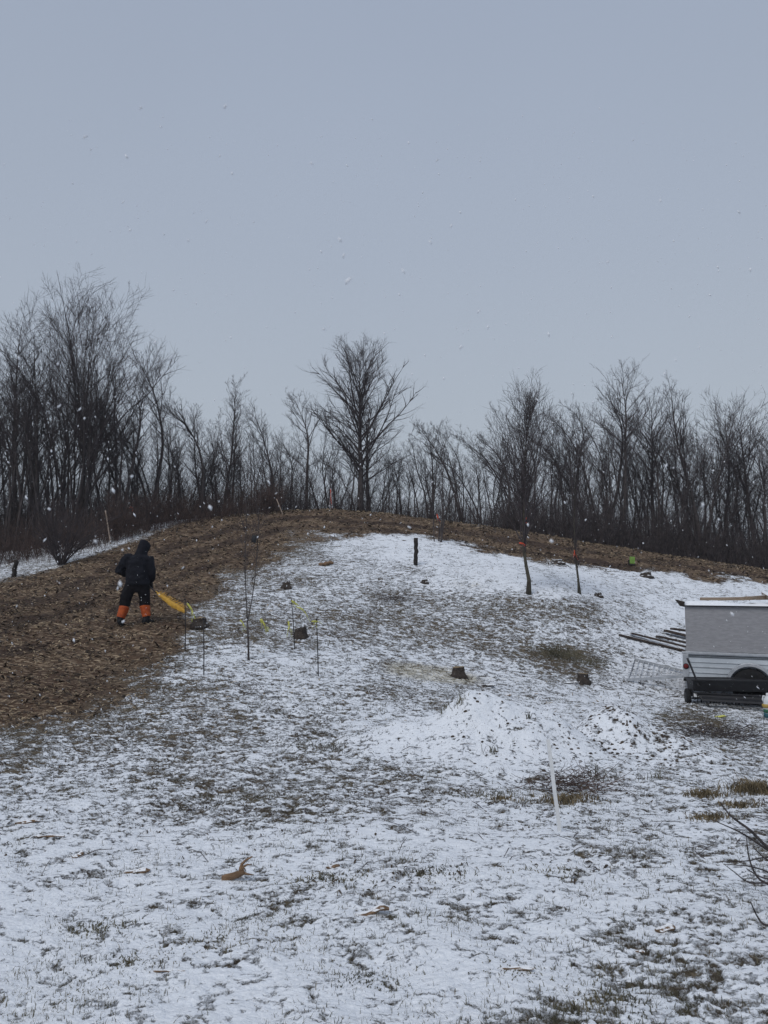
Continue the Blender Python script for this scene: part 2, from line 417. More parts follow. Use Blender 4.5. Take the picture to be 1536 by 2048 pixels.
# faces wound to look up
gme.flip_normals() if gme.polygons[len(gme.polygons)//2].normal.z < 0 else None
tag(link('ground', gme), kind='structure')

# ------------------------------------------------------------------ snow covered mounds of soil
def mound(name, lab, cx, cy, base, lumps, rough, cover):
    N = 170; xs = np.linspace(-1, 1, N)
    X, Y = np.meshgrid(xs, xs); rx, ry = base
    x = (cx+X*rx).ravel(); y = (cy+Y*ry).ravel()
    gzv = Hbase(x, y); d = np.sqrt(X.ravel()**2+Y.ravel()**2)
    h = 0
    for lx, ly, sx_, sy_, hh in lumps:
        h = np.maximum(h, hh*np.exp(-(((x-lx)/sx_)**2+((y-ly)/sy_)**2)))+.25*np.minimum(h, hh*np.exp(-(((x-lx)/sx_)**2+((y-ly)/sy_)**2)))
    h = h*(1+.25*fbm(2, x, y, .7, 3))+rough*fbm(5, x, y, .12, 2)+.015*fbm(1, x, y, .35, 2)
    z = gzv+h*(1-sstep(.8, 1, d))+.02-.16*sstep(.72, 1, d)
    pxx, pyy = proj(x, y, z)
    cov = cover(x, y, pxx, pyy); gs = masks(x, y, gzv)[1]; e = sstep(.50, .86, d+.12*fbm(1, x, y, .4, 2)); cov = cov*(1-e)+gs*e
    ii = (np.arange(N-1)[:,None]*N+np.arange(N-1)[None,:]).ravel()
    f = np.stack([ii, ii+1, ii+N+1, ii+N], 1)
    keep = d[ii] < 1.0
    me = mesh_np(name, np.stack([x, y, z], 1), f[keep].ravel(), 4, M['ground'], True, {'mulch': cov*0, 'snow': cov, 'saw': cov*0})
    o = link(name, me); return tag(o, lab, 'mound'), (x, y, z)
mb = G(1010, 1530); mb_c = (mb.x-.05, mb.y+.75)
mo1, m1 = mound('snowy_mound', 'large smooth snow-covered soil mound behind the white stake', mb_c[0], mb_c[1], (2.3, 1.7),
      [(mb_c[0]+.05, mb_c[1]+.15, .80, .66, .58), (mb_c[0]-.75, mb_c[1]+.05, .8, .5, .20), (mb_c[0]+.75, mb_c[1]+.1, .5, .55, .30)], .006,
      lambda x, y, px, py: .94+.05*fbm(3, x, y, .5, 2)-.12*sstep(1120, 1240, px)-.2*sstep(1545, 1575, py))
m2p = G(1265, 1520); m2c = (m2p.x+.1, m2p.y+.65)
mo2, m2 = mound('snowy_mound', 'lower lumpy snow-covered soil mound with dark clods, right of the large mound', m2c[0], m2c[1], (1.55, 1.35),
      [(m2c[0]-.1, m2c[1]+.1, .58, .5, .40), (m2c[0]+.55, m2c[1]-.1, .4, .45, .22)], .010,
      lambda x, y, px, py: .84+.10*fbm(3, x, y, .5, 2)-.08*sstep(1280, 1360, px))
for o in (mo1, mo2): o['group'] = 'snow-covered soil mounds'

# height including the mounds for scattering
from mathutils.bvhtree import BVHTree
dg = bpy.context.evaluated_depsgraph_get()
MT = []
for o in (mo1, mo2):
    MT.append(BVHTree.FromPolygons([v.co for v in o.data.vertices], [tuple(p.vertices) for p in o.data.polygons]))
def mound_h(x, y, z):
    for b in MT:
        h = b.ray_cast(Vector((x, y, 8)), Vector((0,0,-1)))
        if h[0] is not None and h[0].z > z: z = h[0].z
    return z
def near_mound(x, y): return ((x-mb_c[0])/2.3)**2+((y-mb_c[1])/1.7)**2 < 1 or ((x-m2c[0])/1.45)**2+((y-m2c[1])/1.25)**2 < 1

# ------------------------------------------------------------------ trees
def curve(rng, p, d, L, nseg, wob, up=0., out=None):
    pts = [p.copy()]; d = d.normalized()
    for i in range(nseg):
        d = (d+Vector((rng.gauss(0, wob), rng.gauss(0, wob), rng.gauss(0, wob)*.6+up))).normalized()
        p = p+d*(L/nseg); pts.append(p.copy())
    return pts
def at_pt(pts, t):
    f = t*(len(pts)-1); i = min(int(f), len(pts)-2); return pts[i].lerp(pts[i+1], f-i), (pts[i+1]-pts[i]).normalized()
def bare_tree_meshes(seed, H, r0, stems=1, lean=(0,0), bend=0, start=.3, nb=22, blen=.34, ang=(25, 50), n2=6, n3=4, spread=.18, up=.08,
                     path=None, rt=.0045, shape='round', dens=1.0, wob=.05, conv=.06, env=None, tpow=.85, tap=.9, tfrac=1.0, EH=None, fan=0):
    rng = random.Random(seed); T, C = MB(), MB()
    trunks = []
    if path: trunks.append((path, r0, 1.0))
    for s in range(stems if not path else 0):
        a = rng.uniform(0, 6.28); k = spread if stems > 1 else .0
        hh = H*tfrac*(1 if s == 0 else rng.uniform(.72, .97))
        d = Vector((math.cos(a)*k+lean[0], math.sin(a)*k+lean[1], 1))
        p = Vector((math.cos(a)*.12*(stems > 1), math.sin(a)*.12*(stems > 1), -.15)); pts = [p]
        N = 12
        for i in range(N):
            t = i/N
            d = d+Vector((rng.gauss(0, wob)+bend*t*t*.32, rng.gauss(0, wob), 0)); 
            if stems > 1: d = d+Vector((-d.x, -d.y, 0))*conv
            dn = d.normalized(); p = p+dn*(hh/N); pts.append(p)
        trunks.append((pts, r0*(1 if s == 0 else rng.uniform(.5, .8)), 1 if s == 0 else .7))
    for pts, r, imp in trunks:
        N = len(pts)-1
        rad = [max(rt*1.2, r*(1-.93*(i/N)**tap)) for i in range(N+1)]; rad[0] *= 1.35
        T.tube(pts, rad, 7)
        Ht = (pts[-1]-pts[0]).length
        for b in range(int(nb*imp)):
            t = start+(1-start)*((b+rng.random())/int(nb*imp))**tpow; t = min(t, .99)
            p, dd = at_pt(pts, t); rp = r*(1-.93*t**tap)
            a = b*2.4+rng.uniform(-.5, .5); an = R(rng.uniform(*ang))*(1-fan*(t-start)/(1-start)*.5)
            side = Vector((math.cos(a), math.sin(a), 0))
            if shape == 'round': k = math.sin(math.pi*min(1, .12+(t-start)/(1-start)*.85))**.6*.9+.12
            elif shape == 'vase': k = 1-.62*(t-start)/(1-start)
            else: k = .55+.45*(1-t)
            L = blen*Ht*k*rng.uniform(.6, 1.15)*imp**.5
            rb = min(rp*.6, .011*L+.006)
            d = dd*math.cos(an)+side*math.sin(an)
            if env:
                dn = d.normalized()+Vector((0,0,.12)); dn.normalize(); top_ = EH or H
                sx_, sz_ = env[1]*top_, env[2]*top_; q_ = Vector(((p.x)/sx_, (p.y)/sx_, (p.z-env[0]*top_)/sz_)); e_ = Vector((dn.x/sx_, dn.y/sx_, dn.z/sz_))
                a2, b2, c2_ = e_.dot(e_), 2*q_.dot(e_), q_.dot(q_)-1; ds = b2*b2-4*a2*c2_
                L = max(.35, (-b2+math.sqrt(ds))/(2*a2) if ds > 0 else .3)*rng.uniform(.55, .98)*.9; rb = min(rp*.6, .011*L+.006)
            if bend: d = d+Vector((bend*.25, 0, 0))
            bp = curve(rng, p, d, L, 6, .10, up)
            C.tube(bp, [max(rt, rb*(1-.85*i/6)) for i in range(7)], 4 if L > .8 else 3, False)
            for j in range(int(n2*dens*(.5+L))if L < 1.2 else int(n2*dens*1.6)):
                t2 = rng.uniform(.15, 1); q, d2_ = at_pt(bp, t2)
                s2 = Vector((rng.gauss(0,1), rng.gauss(0,1), rng.gauss(0,.7))).cross(d2_)
                s2 = s2.normalized() if s2.length > 1e-3 else side
                an2 = R(rng.uniform(20, 48)); L2 = min(L*.42, 1.3)*rng.uniform(.5, 1.2)*(1.15-.5*t2)
                c2 = curve(rng, q, d2_*math.cos(an2)+s2*math.sin(an2), L2, 4, .12, up*1.1)
                C.tube(c2, [max(rt*.85, rb*.42*(1-.8*i/4)) for i in range(5)], 3, False)
                for l in range(n3):
                    t3 = rng.uniform(.2, 1); q3, d3 = at_pt(c2, t3)
                    s3 = Vector((rng.gauss(0,1), rng.gauss(0,1), rng.gauss(0,1))).cross(d3)
                    if s3.length < 1e-3: continue
                    an3 = R(rng.uniform(18, 50)); L3 = max(.16, L2*.5)*rng.uniform(.5, 1.2)
                    c3 = curve(rng, q3, d3*math.cos(an3)+s3.normalized()*math.sin(an3), L3, 2, .14, up)
                    C.tube(c3, [rt*.8, rt*.65, rt*.4], 3, False)
    return T, C
def tree_obj(name, T, C, loc, label, cat='tree', group=None, bark='bark', twig='twig', rz=0, sc=(1,1,1)):
    o = thing(name, label, cat, loc, rz, group); o.scale = sc
    T.build('trunk', M[bark], o, True); C.build('crown', M[twig], o, True); return o

# edge of the wood: depth by pixel column
EX = [-500,0,200,350,560,760,1050,1200,1536,2100]; EY = [29,29.5,30.5,34,37,38,37,36.5,36.5,36.5]
def edgeY(px): return float(np.interp(px, EX, EY))
def place(px, Y):
    x = (px-768)/F*Y*1.0; 
    for _ in range(4):
        z = gz(x, Y); d = Y*math.cos(PITCH)+(z-CAMZ)*math.sin(PITCH); x = (px-768)/F*d
    return Vector((x, Y, z))
def hgt(px, Y, topy):
    return P(px, topy, Y).z-place(px, Y).z

WOOD = 'bare trees of the wood along the ridge'
heroes = [ # px, dY, top, short name, label, kwargs
 (20, 1.5, 600, 'tall pole-like tree at the left edge', 'tall narrow bare tree standing at the left edge of the wood', dict(r0=.13, stems=2, spread=.10, nb=26, blen=.26, start=.35, shape='cone')),
 (85, .5, 650, 'leaning slim tree near the left edge', 'slim bare tree leaning left, between the left edge tree and the tallest tree', dict(r0=.12, stems=2, spread=.14, nb=22, blen=.28, start=.35, lean=(-.06,0), shape='cone')),
 (143, 1.0, 532, 'tallest many-stemmed tree', 'tallest bare tree of the wood, many-stemmed with wide fan of upright branches at left', dict(r0=.13, stems=8, spread=.17, nb=22, start=.28, ang=(14,44), n2=8, n3=5, up=.012, conv=-.004, rt=.0045, env=(.64,.29,.37), tap=.6, tfrac=.80, fan=.8)),
 (238, 0.3, 735, 'broken bent tree right of the tallest', 'bare tree with bent broken top just right of the tallest many-stemmed tree', dict(r0=.12, stems=2, spread=.13, nb=18, blen=.25, start=.5, bend=-.5)),
 (292, 1.2, 705, 'crooked tree with swept top', 'crooked dark bare tree with right-swept top, left of the lone bent-over tree', dict(r0=.12, stems=2, spread=.12, nb=20, blen=.25, start=.5, bend=-.35, wob=.07)),
 (405, 0.0, 772, 'bent-over tree arching left', 'bare tree arching far over to the left against the sky', dict(r0=.11, nb=26, blen=.27, start=.55, bend=-1.25, wob=.04)),
 (452, 1.0, 750, 'feathery upright tree', 'feathery upright bare tree right of the arching tree', dict(r0=.09, stems=2, spread=.13, nb=30, blen=.30, start=.22, ang=(16,36), shape='vase')),
 (556, 1.0, 800, 'slim tree with curved tip', 'slim bare tree with leftward curved tip left of the ridge gap', dict(r0=.09, nb=22, blen=.26, start=.4, bend=-.5)),
 (612, .8, 766, 'straight slim tree left of the round-crowned tree', 'straight slim bare tree with swept left top, left of the big round-crowned tree', dict(r0=.11, nb=24, blen=.25, start=.38, bend=-.45)),
 (722, .4, 664, 'big round-crowned tree', 'big bare tree with broad rounded crown at the top of the ridge', dict(r0=.21, stems=1, nb=60, start=.20, ang=(34,70), n2=10, n3=6, up=.030, wob=.025, rt=.0042, env=(.60,.37,.41), tpow=.9, tap=.8, tfrac=.84, fan=.9)),
 (740, .9, 760, 'companion trunk beside the round-crowned tree', 'thinner companion tree close on the right of the big round-crowned tree', dict(r0=.13, nb=30, blen=.34, start=.3, ang=(20,45), n3=4)),
 (862, 1.0, 842, 'bushy upright tree right of the round-crowned tree', 'bushy upright bare tree in the low gap right of the round-crowned tree', dict(r0=.09, stems=3, spread=.12, nb=24, blen=.26, start=.3, shape='vase')),
 (930, .8, 835, 'hooked tree', 'bare tree with hooked top in the gap left of the tall planted tree', dict(r0=.10, stems=2, nb=22, blen=.26, start=.4, bend=-.55)),
 (1012, .5, 842, 'drooping tree', 'bare tree with drooping left-hanging top directly left of the tall planted tree', dict(r0=.11, nb=24, blen=.28, start=.45, bend=-1.1)),
 (1152, .8, 775, 'tree with swept crown', 'bare tree with left-swept crown behind the right planted tree', dict(r0=.12, stems=2, nb=24, blen=.26, start=.45, bend=-.3)),
 (1205, 1.4, 786, 'left-raking tree', 'bare tree raking to the left, just left of the forked flat-topped tree', dict(r0=.12, stems=2, nb=22, blen=.26, start=.45, bend=-.8)),
 (1240, .5, 730, 'forked flat-topped tree', 'tall forked bare tree with open flat top at right', dict(r0=.14, stems=2, spread=.16, nb=24, blen=.30, start=.5, ang=(28,55), n3=5)),
 (1312, 1.0, 738, 'tall straight airy tree', 'tall straight airy bare tree between the forked tree and the fan tree at right', dict(r0=.14, stems=2, spread=.10, nb=32, blen=.30, start=.42, ang=(28,55))),
 (1402, .6, 756, 'fan-shaped tree', 'fan-shaped bare tree with several upright stems at right', dict(r0=.14, stems=5, spread=.22, nb=22, blen=.30, start=.4, ang=(16,40), shape='vase')),
 (1448, 1.3, 775, 'branchy tree right of the fan-shaped one', 'branchy wide bare tree on the right shoulder of the fan-shaped tree', dict(r0=.13, stems=2, spread=.14, nb=26, blen=.34, start=.42, ang=(30,58))),
 (1528, .7, 790, 'tree at the right edge', 'bare dark tree standing at the right edge of the wood', dict(r0=.15, stems=2, spread=.14, nb=28, blen=.34, start=.42, ang=(30,58))),
]
for i, (px, dy, top, short, lab, kw) in enumerate(heroes):
    Y = edgeY(px)+dy; p = place(px, Y); Ht = hgt(px, Y, top)
    T, C = bare_tree_meshes(100+i, Ht/(1.0 if not kw.get('bend') else .93), **kw)
    # fit the finished height exactly
    zt = max(v[2] for v in C.v+T.v); k = Ht/zt
    tree_obj('bare_tree', T, C, p, lab, 'tree', WOOD, sc=(1,1,k))

# repeated slender trees of the belt
protos = []
for i in range(12):
    b = [0,-.3,-.6,0,-.9,.2,-.45,0,-.15,-1.2,.3,-.5][i]
    T, C = bare_tree_meshes(300+i, 7, .046+.016*(i % 3), stems=[1,1,2,3,1,2,1,2,1,1,3,1][i], spread=.13, bend=b, start=[.45,.35,.3,.25][i % 4], nb=24, blen=.24,
                            ang=(16,50), n2=5, n3=3, shape=['vase','cone','round'][i % 3], wob=.09, rt=.004)
    protos.append((T.mesh('trunk', M['bark'], True), C.mesh('crown', M['twig'], True), max(v[2] for v in C.v+T.v)))
LX = [-300,0,150,300,400,500,600,680,760,860,930,1000,1100,1200,1300,1400,1480,1536,1900]
LY = [700,720,700,800,830,850,840,865,875,890,880,850,830,810,820,840,860,845,830]
rng = random.Random(5)
belt = []
for row, (cnt, d0, d1) in enumerate(((122, .2, 2.4), (84, 2.6, 6), (36, 6.2, 11))):
    for k in range(cnt):
        px = -140+(k+rng.uniform(-.35, .45))*(1820/cnt)
        belt.append((row, px, rng.uniform(d0, d1)))
hx = sorted([(h[0], h[3]) for h in heroes])
ordn = ['first','second','third','fourth','fifth','sixth','seventh','eighth','ninth','tenth','eleventh','twelfth','thirteenth','fourteenth','fifteenth','sixteenth','seventeenth','eighteenth']
cnts = {}
rown = ['slender bare tree in the front row', 'thin bare tree in the middle of the wood', 'thin bare tree at the back of the wood']
belt = [b for b in belt if not (b[0] > 0 and 590 < b[1] < 960 and rng.random() < .3)]
for row, px, dy in sorted(belt, key=lambda b: b[1]):
    Y = edgeY(px)+dy; p = place(px, Y)
    top = float(np.interp(px, LX, LY))+rng.triangular(-45, 90, 20)+row*6
    Ht = max(2.5, hgt(px, Y, top)); i = rng.randrange(12); tm, cm, zt = protos[i]
    left = [h for h in hx if h[0] <= px]
    if left: key = (row, left[-1][1]); side = 'right of the '
    else: key = (row, hx[0][1]+'L'); side = 'left of the '
    c = cnts.get(key, 0); cnts[key] = c+1
    lab = f"{rown[row]}, {ordn[min(c,17)]} {side}{left[-1][1] if left else hx[0][1]}"
    if len(lab.split()) > 16: lab = lab.replace('slender bare tree in the front row', 'slender front-row tree').replace('thin bare tree in the middle of the wood', 'thin mid-wood tree').replace('thin bare tree at the back of the wood', 'thin back-row tree')
    o = thing('slender_tree', lab, 'tree', p, rng.uniform(-.5, .5), WOOD)
    w = (Ht/zt)**.6*rng.uniform(.85, 1.2); o.scale = (w*rng.choice((1, 1, 1, -1)) if False else w, w, Ht/zt)
    link('trunk', tm, o); link('crown', cm, o)

# ------------------------------------------------------------------ undergrowth of the wood
def brush(name, mat, px0, px1, cnt, dmin, dmax, hmin, hmax, seed, lab, r=.008):
    g = random.Random(seed); mb_ = MB()
    xs, ys, meta = [], [], []
    for k in range(cnt):
        px = g.uniform(px0, px1); dy = dmin+(dmax-dmin)*g.random()**1.4
        Y = edgeY(px)+dy; xs.append((px-768)/F*(Y+.5)); ys.append(Y); meta.append(g.random())
    zs = Hbase(np.array(xs), np.array(ys))
    clump = fbm(2, np.array(xs), np.array(ys), 2.0, 2)
    for x, y, z, c in zip(xs, ys, zs, clump):
        h = g.uniform(hmin, hmax)*(1+.5*c)
        h = max(.3, h)
        a = g.uniform(0, 6.28); l = g.uniform(0, .55)
        pts = curve(g, Vector((x, y, z-.05)), Vector((math.cos(a)*l, math.sin(a)*l, 1)), h, 4, .13, -.02)
        mb_.tube(pts, [r, r*.9, r*.75, r*.6, r*.35], 3, False)
        for j in range(g.randint(2, 4)):
            q, d = at_pt(pts, g.uniform(.2, .95)); b = g.uniform(0, 6.28)
            mb_.tube(curve(g, q, d*.6+Vector((math.cos(b), math.sin(b), .3))*.8, h*g.uniform(.15, .45), 2, .2), [r*.7, r*.55, r*.3], 3, False)
    return tag(mb_.build(name, M[mat], None, True), kind='stuff', label=lab)
brush('undergrowth', 'red_twig', -150, 430, 420, -4.6, -1, .2, .8, 9, 'sparse low twigs standing in the snow patch at left', .006)
brush('undergrowth', 'red_twig', -150, 560, 3600, -2.6, 5, .5, 1.7, 1, 'reddish brown brambles and whips under the trees at left')
brush('undergrowth', 'dark_twig', -150, 620, 1700, .5, 7, 1.2, 3.2, 2, 'dark brush between the left trees', .009)
brush('undergrowth', 'dark_twig', 560, 1040, 1900, -.3, 5, .3, 1.7, 3, 'dark brush along the crest', .009)
brush('undergrowth', 'dark_twig', 1120, 1700, 1000, .3, 6, 2.6, 5.2, 6, 'tall thin whips between the trees at right', .007)
brush('undergrowth', 'dark_twig', -150, 340, 600, .5, 6, 2.6, 5.0, 7, 'tall thin whips between the trees at left', .007)
brush('undergrowth', 'dark_twig', 360, 1120, 500, .5, 5, 1.6, 3.4, 8, 'thin whips between the trees of the crest', .006)
brush('undergrowth', 'dark_twig', 1000, 1700, 5600, -.6, 6, .5, 2.6, 4, 'dense dark brush on the right of the wood', .010)

# ------------------------------------------------------------------ shrubs at the wood's edge
def shrub(name, lab, px, py, h, w, seed, n, mat, cat='shrub', r=.012, droop=.0, loc=None):
    g = random.Random(seed); p = loc or G(px, py); root = thing(name, lab, cat, p)
    S1, S2 = MB(), MB()
    for k in range(n):
        a = g.uniform(0, 6.28); l = g.uniform(.15, 1)*w/h
        pts = curve(g, Vector((math.cos(a)*.05, math.sin(a)*.05, -.05)), Vector((math.cos(a)*l, math.sin(a)*l, 1)), h*g.uniform(.6, 1.1), 6, .12, -droop*l)
        S1.tube(pts, [r*(1-.8*i/6) for i in range(7)], 4, False)
        for j in range(9):
            q, d = at_pt(pts, g.uniform(.2, 1)); b = g.uniform(0, 6.28)
            c2 = curve(g, q, d+Vector((math.cos(b), math.sin(b), g.uniform(-.2, .5)))*.7, h*g.uniform(.12, .35), 3, .15)
            S2.tube(c2, [r*.4, r*.35, r*.28, r*.2], 3, False)
            for m_ in range(2):
                q, d = at_pt(c2, g.uniform(.3, 1)); b = g.uniform(0, 6.28)
                S2.tube(curve(g, q, d+Vector((math.cos(b), math.sin(b), .2))*.7, h*g.uniform(.05, .15), 2, .15), [r*.28, r*.22, r*.15], 3, False)
    S1.build('stem', M[mat], root, True); S2.build('crown', M[mat], root, True); return root
SH = 'bare shrubs at the left edge of the wood'
shrub('bare_shrub', 'wide spreading bare shrub with arching stems at the left end of the chip track', 122, 1132, 2.3, 1.7, 11, 30, 'twig', r=.026, group=None) if False else None
s = shrub('bare_shrub', 'wide spreading bare shrub with arching stems at the left end of the chip track', 122, 1132, 2.2, 1.8, 11, 34, 'twig', r=.022, droop=.05); s['group'] = SH
s = shrub('bare_shrub', 'reddish upright bare shrub behind the pale leaning pole', 232, 1082, 2.0, .5, 12, 22, 'red_twig', r=.016); s['group'] = SH
s = shrub('bare_shrub', 'dark low bare shrub in the snow patch beside the orange ribbon', 296, 1062, 1.5, 1.0, 13, 20, 'twig', r=.016); s['group'] = SH
s = shrub('bare_shrub', 'dense reddish bare shrub at the crest where the chip track bends', 535, 1028, 1.5, 1.1, 14, 60, 'red_twig', r=.013); s['group'] = SH
s = shrub('bare_shrub', 'dark multi-stemmed shrub at the far left frame edge', 40, 1095, 2.4, 1.1, 15, 28, 'dark_twig', r=.018); s['group'] = SH

# ------------------------------------------------------------------ planted young trees on the snowy slope
def planted(lab, base, path_px, r0, top, seed, top_px=None, **kw):
    p0 = G(*base); Y = p0.y
    pts = [P(a, b, Y+.02*i)-p0 for i, (a, b) in enumerate(path_px)]
    pts[0] = Vector((0, 0, -.1))
    T, C = bare_tree_meshes(seed, 1, r0, path=pts, EH=P(base[0], top_px, Y).z-p0.z, **kw)
    return tree_obj('young_tree', T, C, p0, lab, 'tree', 'young trees planted on the snowy slope', 'bark2', 'twig'), p0
yt1, yp1 = planted('tall young tree with kinked bare trunk and two orange ribbons on the snowy slope', (1057,1188),
   [(1057,1188),(1058,1160),(1052,1130),(1047,1095),(1047,1040),(1051,980),(1050,920),(1053,870),(1054,830)], .065, 740, 41, top_px=738,
   start=.32, nb=70, blen=.27, ang=(10,34), n2=6, n3=4, env=(.66,.185,.345), tpow=.9, tap=.75, fan=.8, shape='round', up=.05, rt=.0035, wob=.02)
yt2, yp2 = planted('slimmer young tree right of the tall planted one with single orange ribbon', (1159,1187),
   [(1159,1187),(1157,1165),(1153,1130),(1150,1095),(1148,1040),(1150,980),(1149,930)], .045, 820, 42, top_px=835,
   start=.28, nb=44, blen=.20, ang=(20,44), n2=5, n3=3, shape='round', rt=.0032, env=(.66,.10,.34), tpow=1.2, tap=.7)
p0 = G(875, 1084); T, C = bare_tree_meshes(43, P(875, 862, p0.y).z-p0.z, .035, stems=6, spread=.13, nb=12, blen=.2, start=.3, ang=(12,32), n2=4, n3=2, shape='vase', rt=.004)
tree_obj('young_tree', T, C, p0, 'multi-stemmed young tree standing on the upper edge of the snow', 'tree', 'young trees planted on the snowy slope', 'bark', 'twig')

# forked sapling in the staked square
sp = G(497, 1322); Y = sp.y
T, C = MB(), MB(); g = random.Random(3)
st = [P(a, b, Y)-sp for a, b in ((497,1322),(497,1300),(496,1270),(495,1244))]; st[0].z = -.05
T.tube(st, [.024,.017,.015,.014], 7)
fk = [[(495,1244),(492,1190),(490,1130),(492,1070),(493,1010),(495,950),(498,890)], [(495,1244),(503,1205),(511,1150),(515,1090),(518,1030),(524,965),(527,915)]]
for path in fk:
    pts = [P(a, b, Y)-sp for a, b in path]; T.tube(pts, [.011,.009,.008,.007,.006,.005,.003], 5)
    for k in range(26):
        q, d = at_pt(pts, g.uniform(.25, .98)); b = g.uniform(0, 6.28)
        c2 = curve(g, q, d+Vector((math.cos(b), math.sin(b), .1))*.55, g.uniform(.25, .7), 4, .08, .05)
        C.tube(c2, [.0035,.003,.0028,.0022,.0015], 3, False)
        for j in range(3):
            q2, d2_ = at_pt(c2, g.uniform(.2, .9)); b = g.uniform(0, 6.28)
            C.tube(curve(g, q2, d2_+Vector((math.cos(b), math.sin(b), .2))*.6, g.uniform(.08, .25), 2, .1), [.0025,.002,.0012], 3, False)
sap = tree_obj('sapling', T, C, sp, 'thin forked sapling in the middle of the four dark rods', 'sapling', None, 'bark', 'twig')
# container hanging on it
hp = P(508, 1078, Y-.05); hc = thing('hanging_cup', 'small black cup hanging high in the forked sapling', 'cup', hp)
rot = Matrix.Rotation(.18, 3, 'Y'); cb = MB()
cb.tube([rot @ Vector((0,0,z)) for z in (-.065,-.06,.06,.065)], [.034,.042,.045,.043], 14); cb.build('body', M['black'], hc, True)
cw = MB(); cw.tube([rot @ Vector((x*.045, 0, .06+.05*(1-x*x))) for x in (-1,-.5,0,.5,1)], .003, 5); cw.build('handle', M['rod'], hc, True)

# four rods with yellow tape
RODS = [((371,1298),(370,1198),'rear left'), ((408,1352),(407,1237),'front left'), ((590,1300),(583,1200),'rear right'), ((637,1353),(633,1238),'front right')]
for b, t_, w in RODS:
    p = G(*b); q = P(t_[0], t_[1], p.y+.02); d = q-p; mb_ = MB()
    mb_.tube([(0,0,-.1), d*.5+Vector((.003,0,0)), d], [.0095,.0085,.0075], 6)
    mb_.tube([d-Vector((0,0,.02)), d+Vector((0,0,.012))], [.013,.013], 8)
    o = mb_.build('metal_rod', M['rod'], None, True); o.location = p
    tag(o, f'thin dark {w} rod of the four around the forked sapling', 'rod', 'thin rods around the sapling')
def ribbon(name, lab, mat, pts_px, Y, w, seed, group, cat='ribbon', twist=1.5, tails=2):
    g = random.Random(seed); pts = [P(a, b, Y) for a, b in pts_px]; base = pts[0].copy()
    me = MB()
    def strip(pp, w):
        N = 10; L = []
        for i in range(N+1):
            q, d = at_pt(pp, i/N); a = i/N*twist+g.uniform(-.25, .25)
            side = d.cross(Vector((math.sin(a)*.5, 1, 0)).normalized())
            side = side.normalized() if side.length > .01 else Vector((1,0,0))
            side = (side*math.cos(a)+d.cross(side)*math.sin(a)).normalized()
            nrm = d.cross(side).normalized()*.0012
            ww = w*(.75+.25*g.random())*(1 if 0 < i < N else .45)
            L.append([q-side*ww-nrm, q+side*ww-nrm, q+side*ww+nrm, q-side*ww+nrm])
        me.loft(L)
    rel = [p-base for p in pts]; strip(rel, w)
    for k in range(tails):
        q, d = at_pt(rel, g.uniform(0, .6)); e = d*rel[-1].length*g.uniform(.4, .8)+Vector((g.uniform(-.1,.1), g.uniform(-.08,.08), -.06))
        strip([q, q+e*.5+Vector((0,0,.02)), q+e], w*.6)
    o = me.build(name, M[mat], None, True); o.location = base
    return tag(o, lab, cat, group)
YT = 'yellow tape strips around the sapling'
yr = sp.y
ribbon('yellow_ribbon', 'frayed yellow ribbon immediately left of the forked sapling stem', 'yellow_tape', [(480,1240),(486,1246),(492,1256)], yr, .018, 1, YT)
ribbon('yellow_ribbon', 'broad ragged yellow ribbon just right of the forked sapling stem', 'yellow_tape', [(521,1238),(528,1247),(540,1260)], yr+.4, .032, 2, YT, tails=4)
ribbon('yellow_ribbon', 'yellow ribbon hanging down left of the dark square stump', 'yellow_tape', [(577,1242),(578,1254),(585,1264)], yr+.7, .022, 3, YT)
ribbon('yellow_ribbon', 'yellow ribbon knotted to the top of the rear right rod', 'yellow_tape', [(583,1201),(589,1206),(595,1216)], G(590,1300).y, .026, 4, YT, tails=3)
ribbon('yellow_ribbon', 'narrow pale yellow ribbon blowing between the two right rods', 'yellow_tape', [(594,1214),(607,1219),(613,1230),(620,1242)], yr+.3, .012, 5, YT)
ribbon('yellow_ribbon', 'yellow ribbon knotted to the top of the front right rod', 'yellow_tape', [(623,1243),(632,1242),(634,1256)], G(637,1353).y, .016, 6, YT)
ribbon('yellow_ribbon', 'yellow ribbon blowing from the rear left rod down to the flat-topped stump', 'yellow_tape', [(374,1206),(381,1216),(387,1226),(390,1238)], G(371,1298).y, .024, 7, YT, tails=1)
OT = 'orange marker ribbons'
def orr(lab, pts, Y, w, seed): ribbon('orange_ribbon', lab, 'orange_tape', pts, Y, w, seed, OT)
orr('orange ribbon tied low on the tall planted young tree', [(1038,1086),(1047,1087),(1049,1093)], yp1.y-.07, .026, 21)
orr('small orange ribbon tied higher up on the tall planted young tree', [(1053,1035),(1050,1042),(1052,1048)], yp1.y-.05, .013, 22)
orr('orange ribbon hanging on the slimmer planted young tree', [(1149,1100),(1149,1108),(1150,1116)], yp2.y-.05, .014, 23)
orr('orange ribbon on the multi-stemmed young tree at the snow edge', [(874,1028),(875,1036),(876,1042)], p0.y-.12, .014, 24)
orr('orange ribbon hanging in the brush above the snow patch at left', [(258,1017),(263,1014),(266,1018),(264,1025)], G(250,1062).y, .04, 25)
orr('faint red ribbon on the ridge left of the round-crowned tree', [(661,978),(662,995),(664,1010)], 36.6, .02, 26)

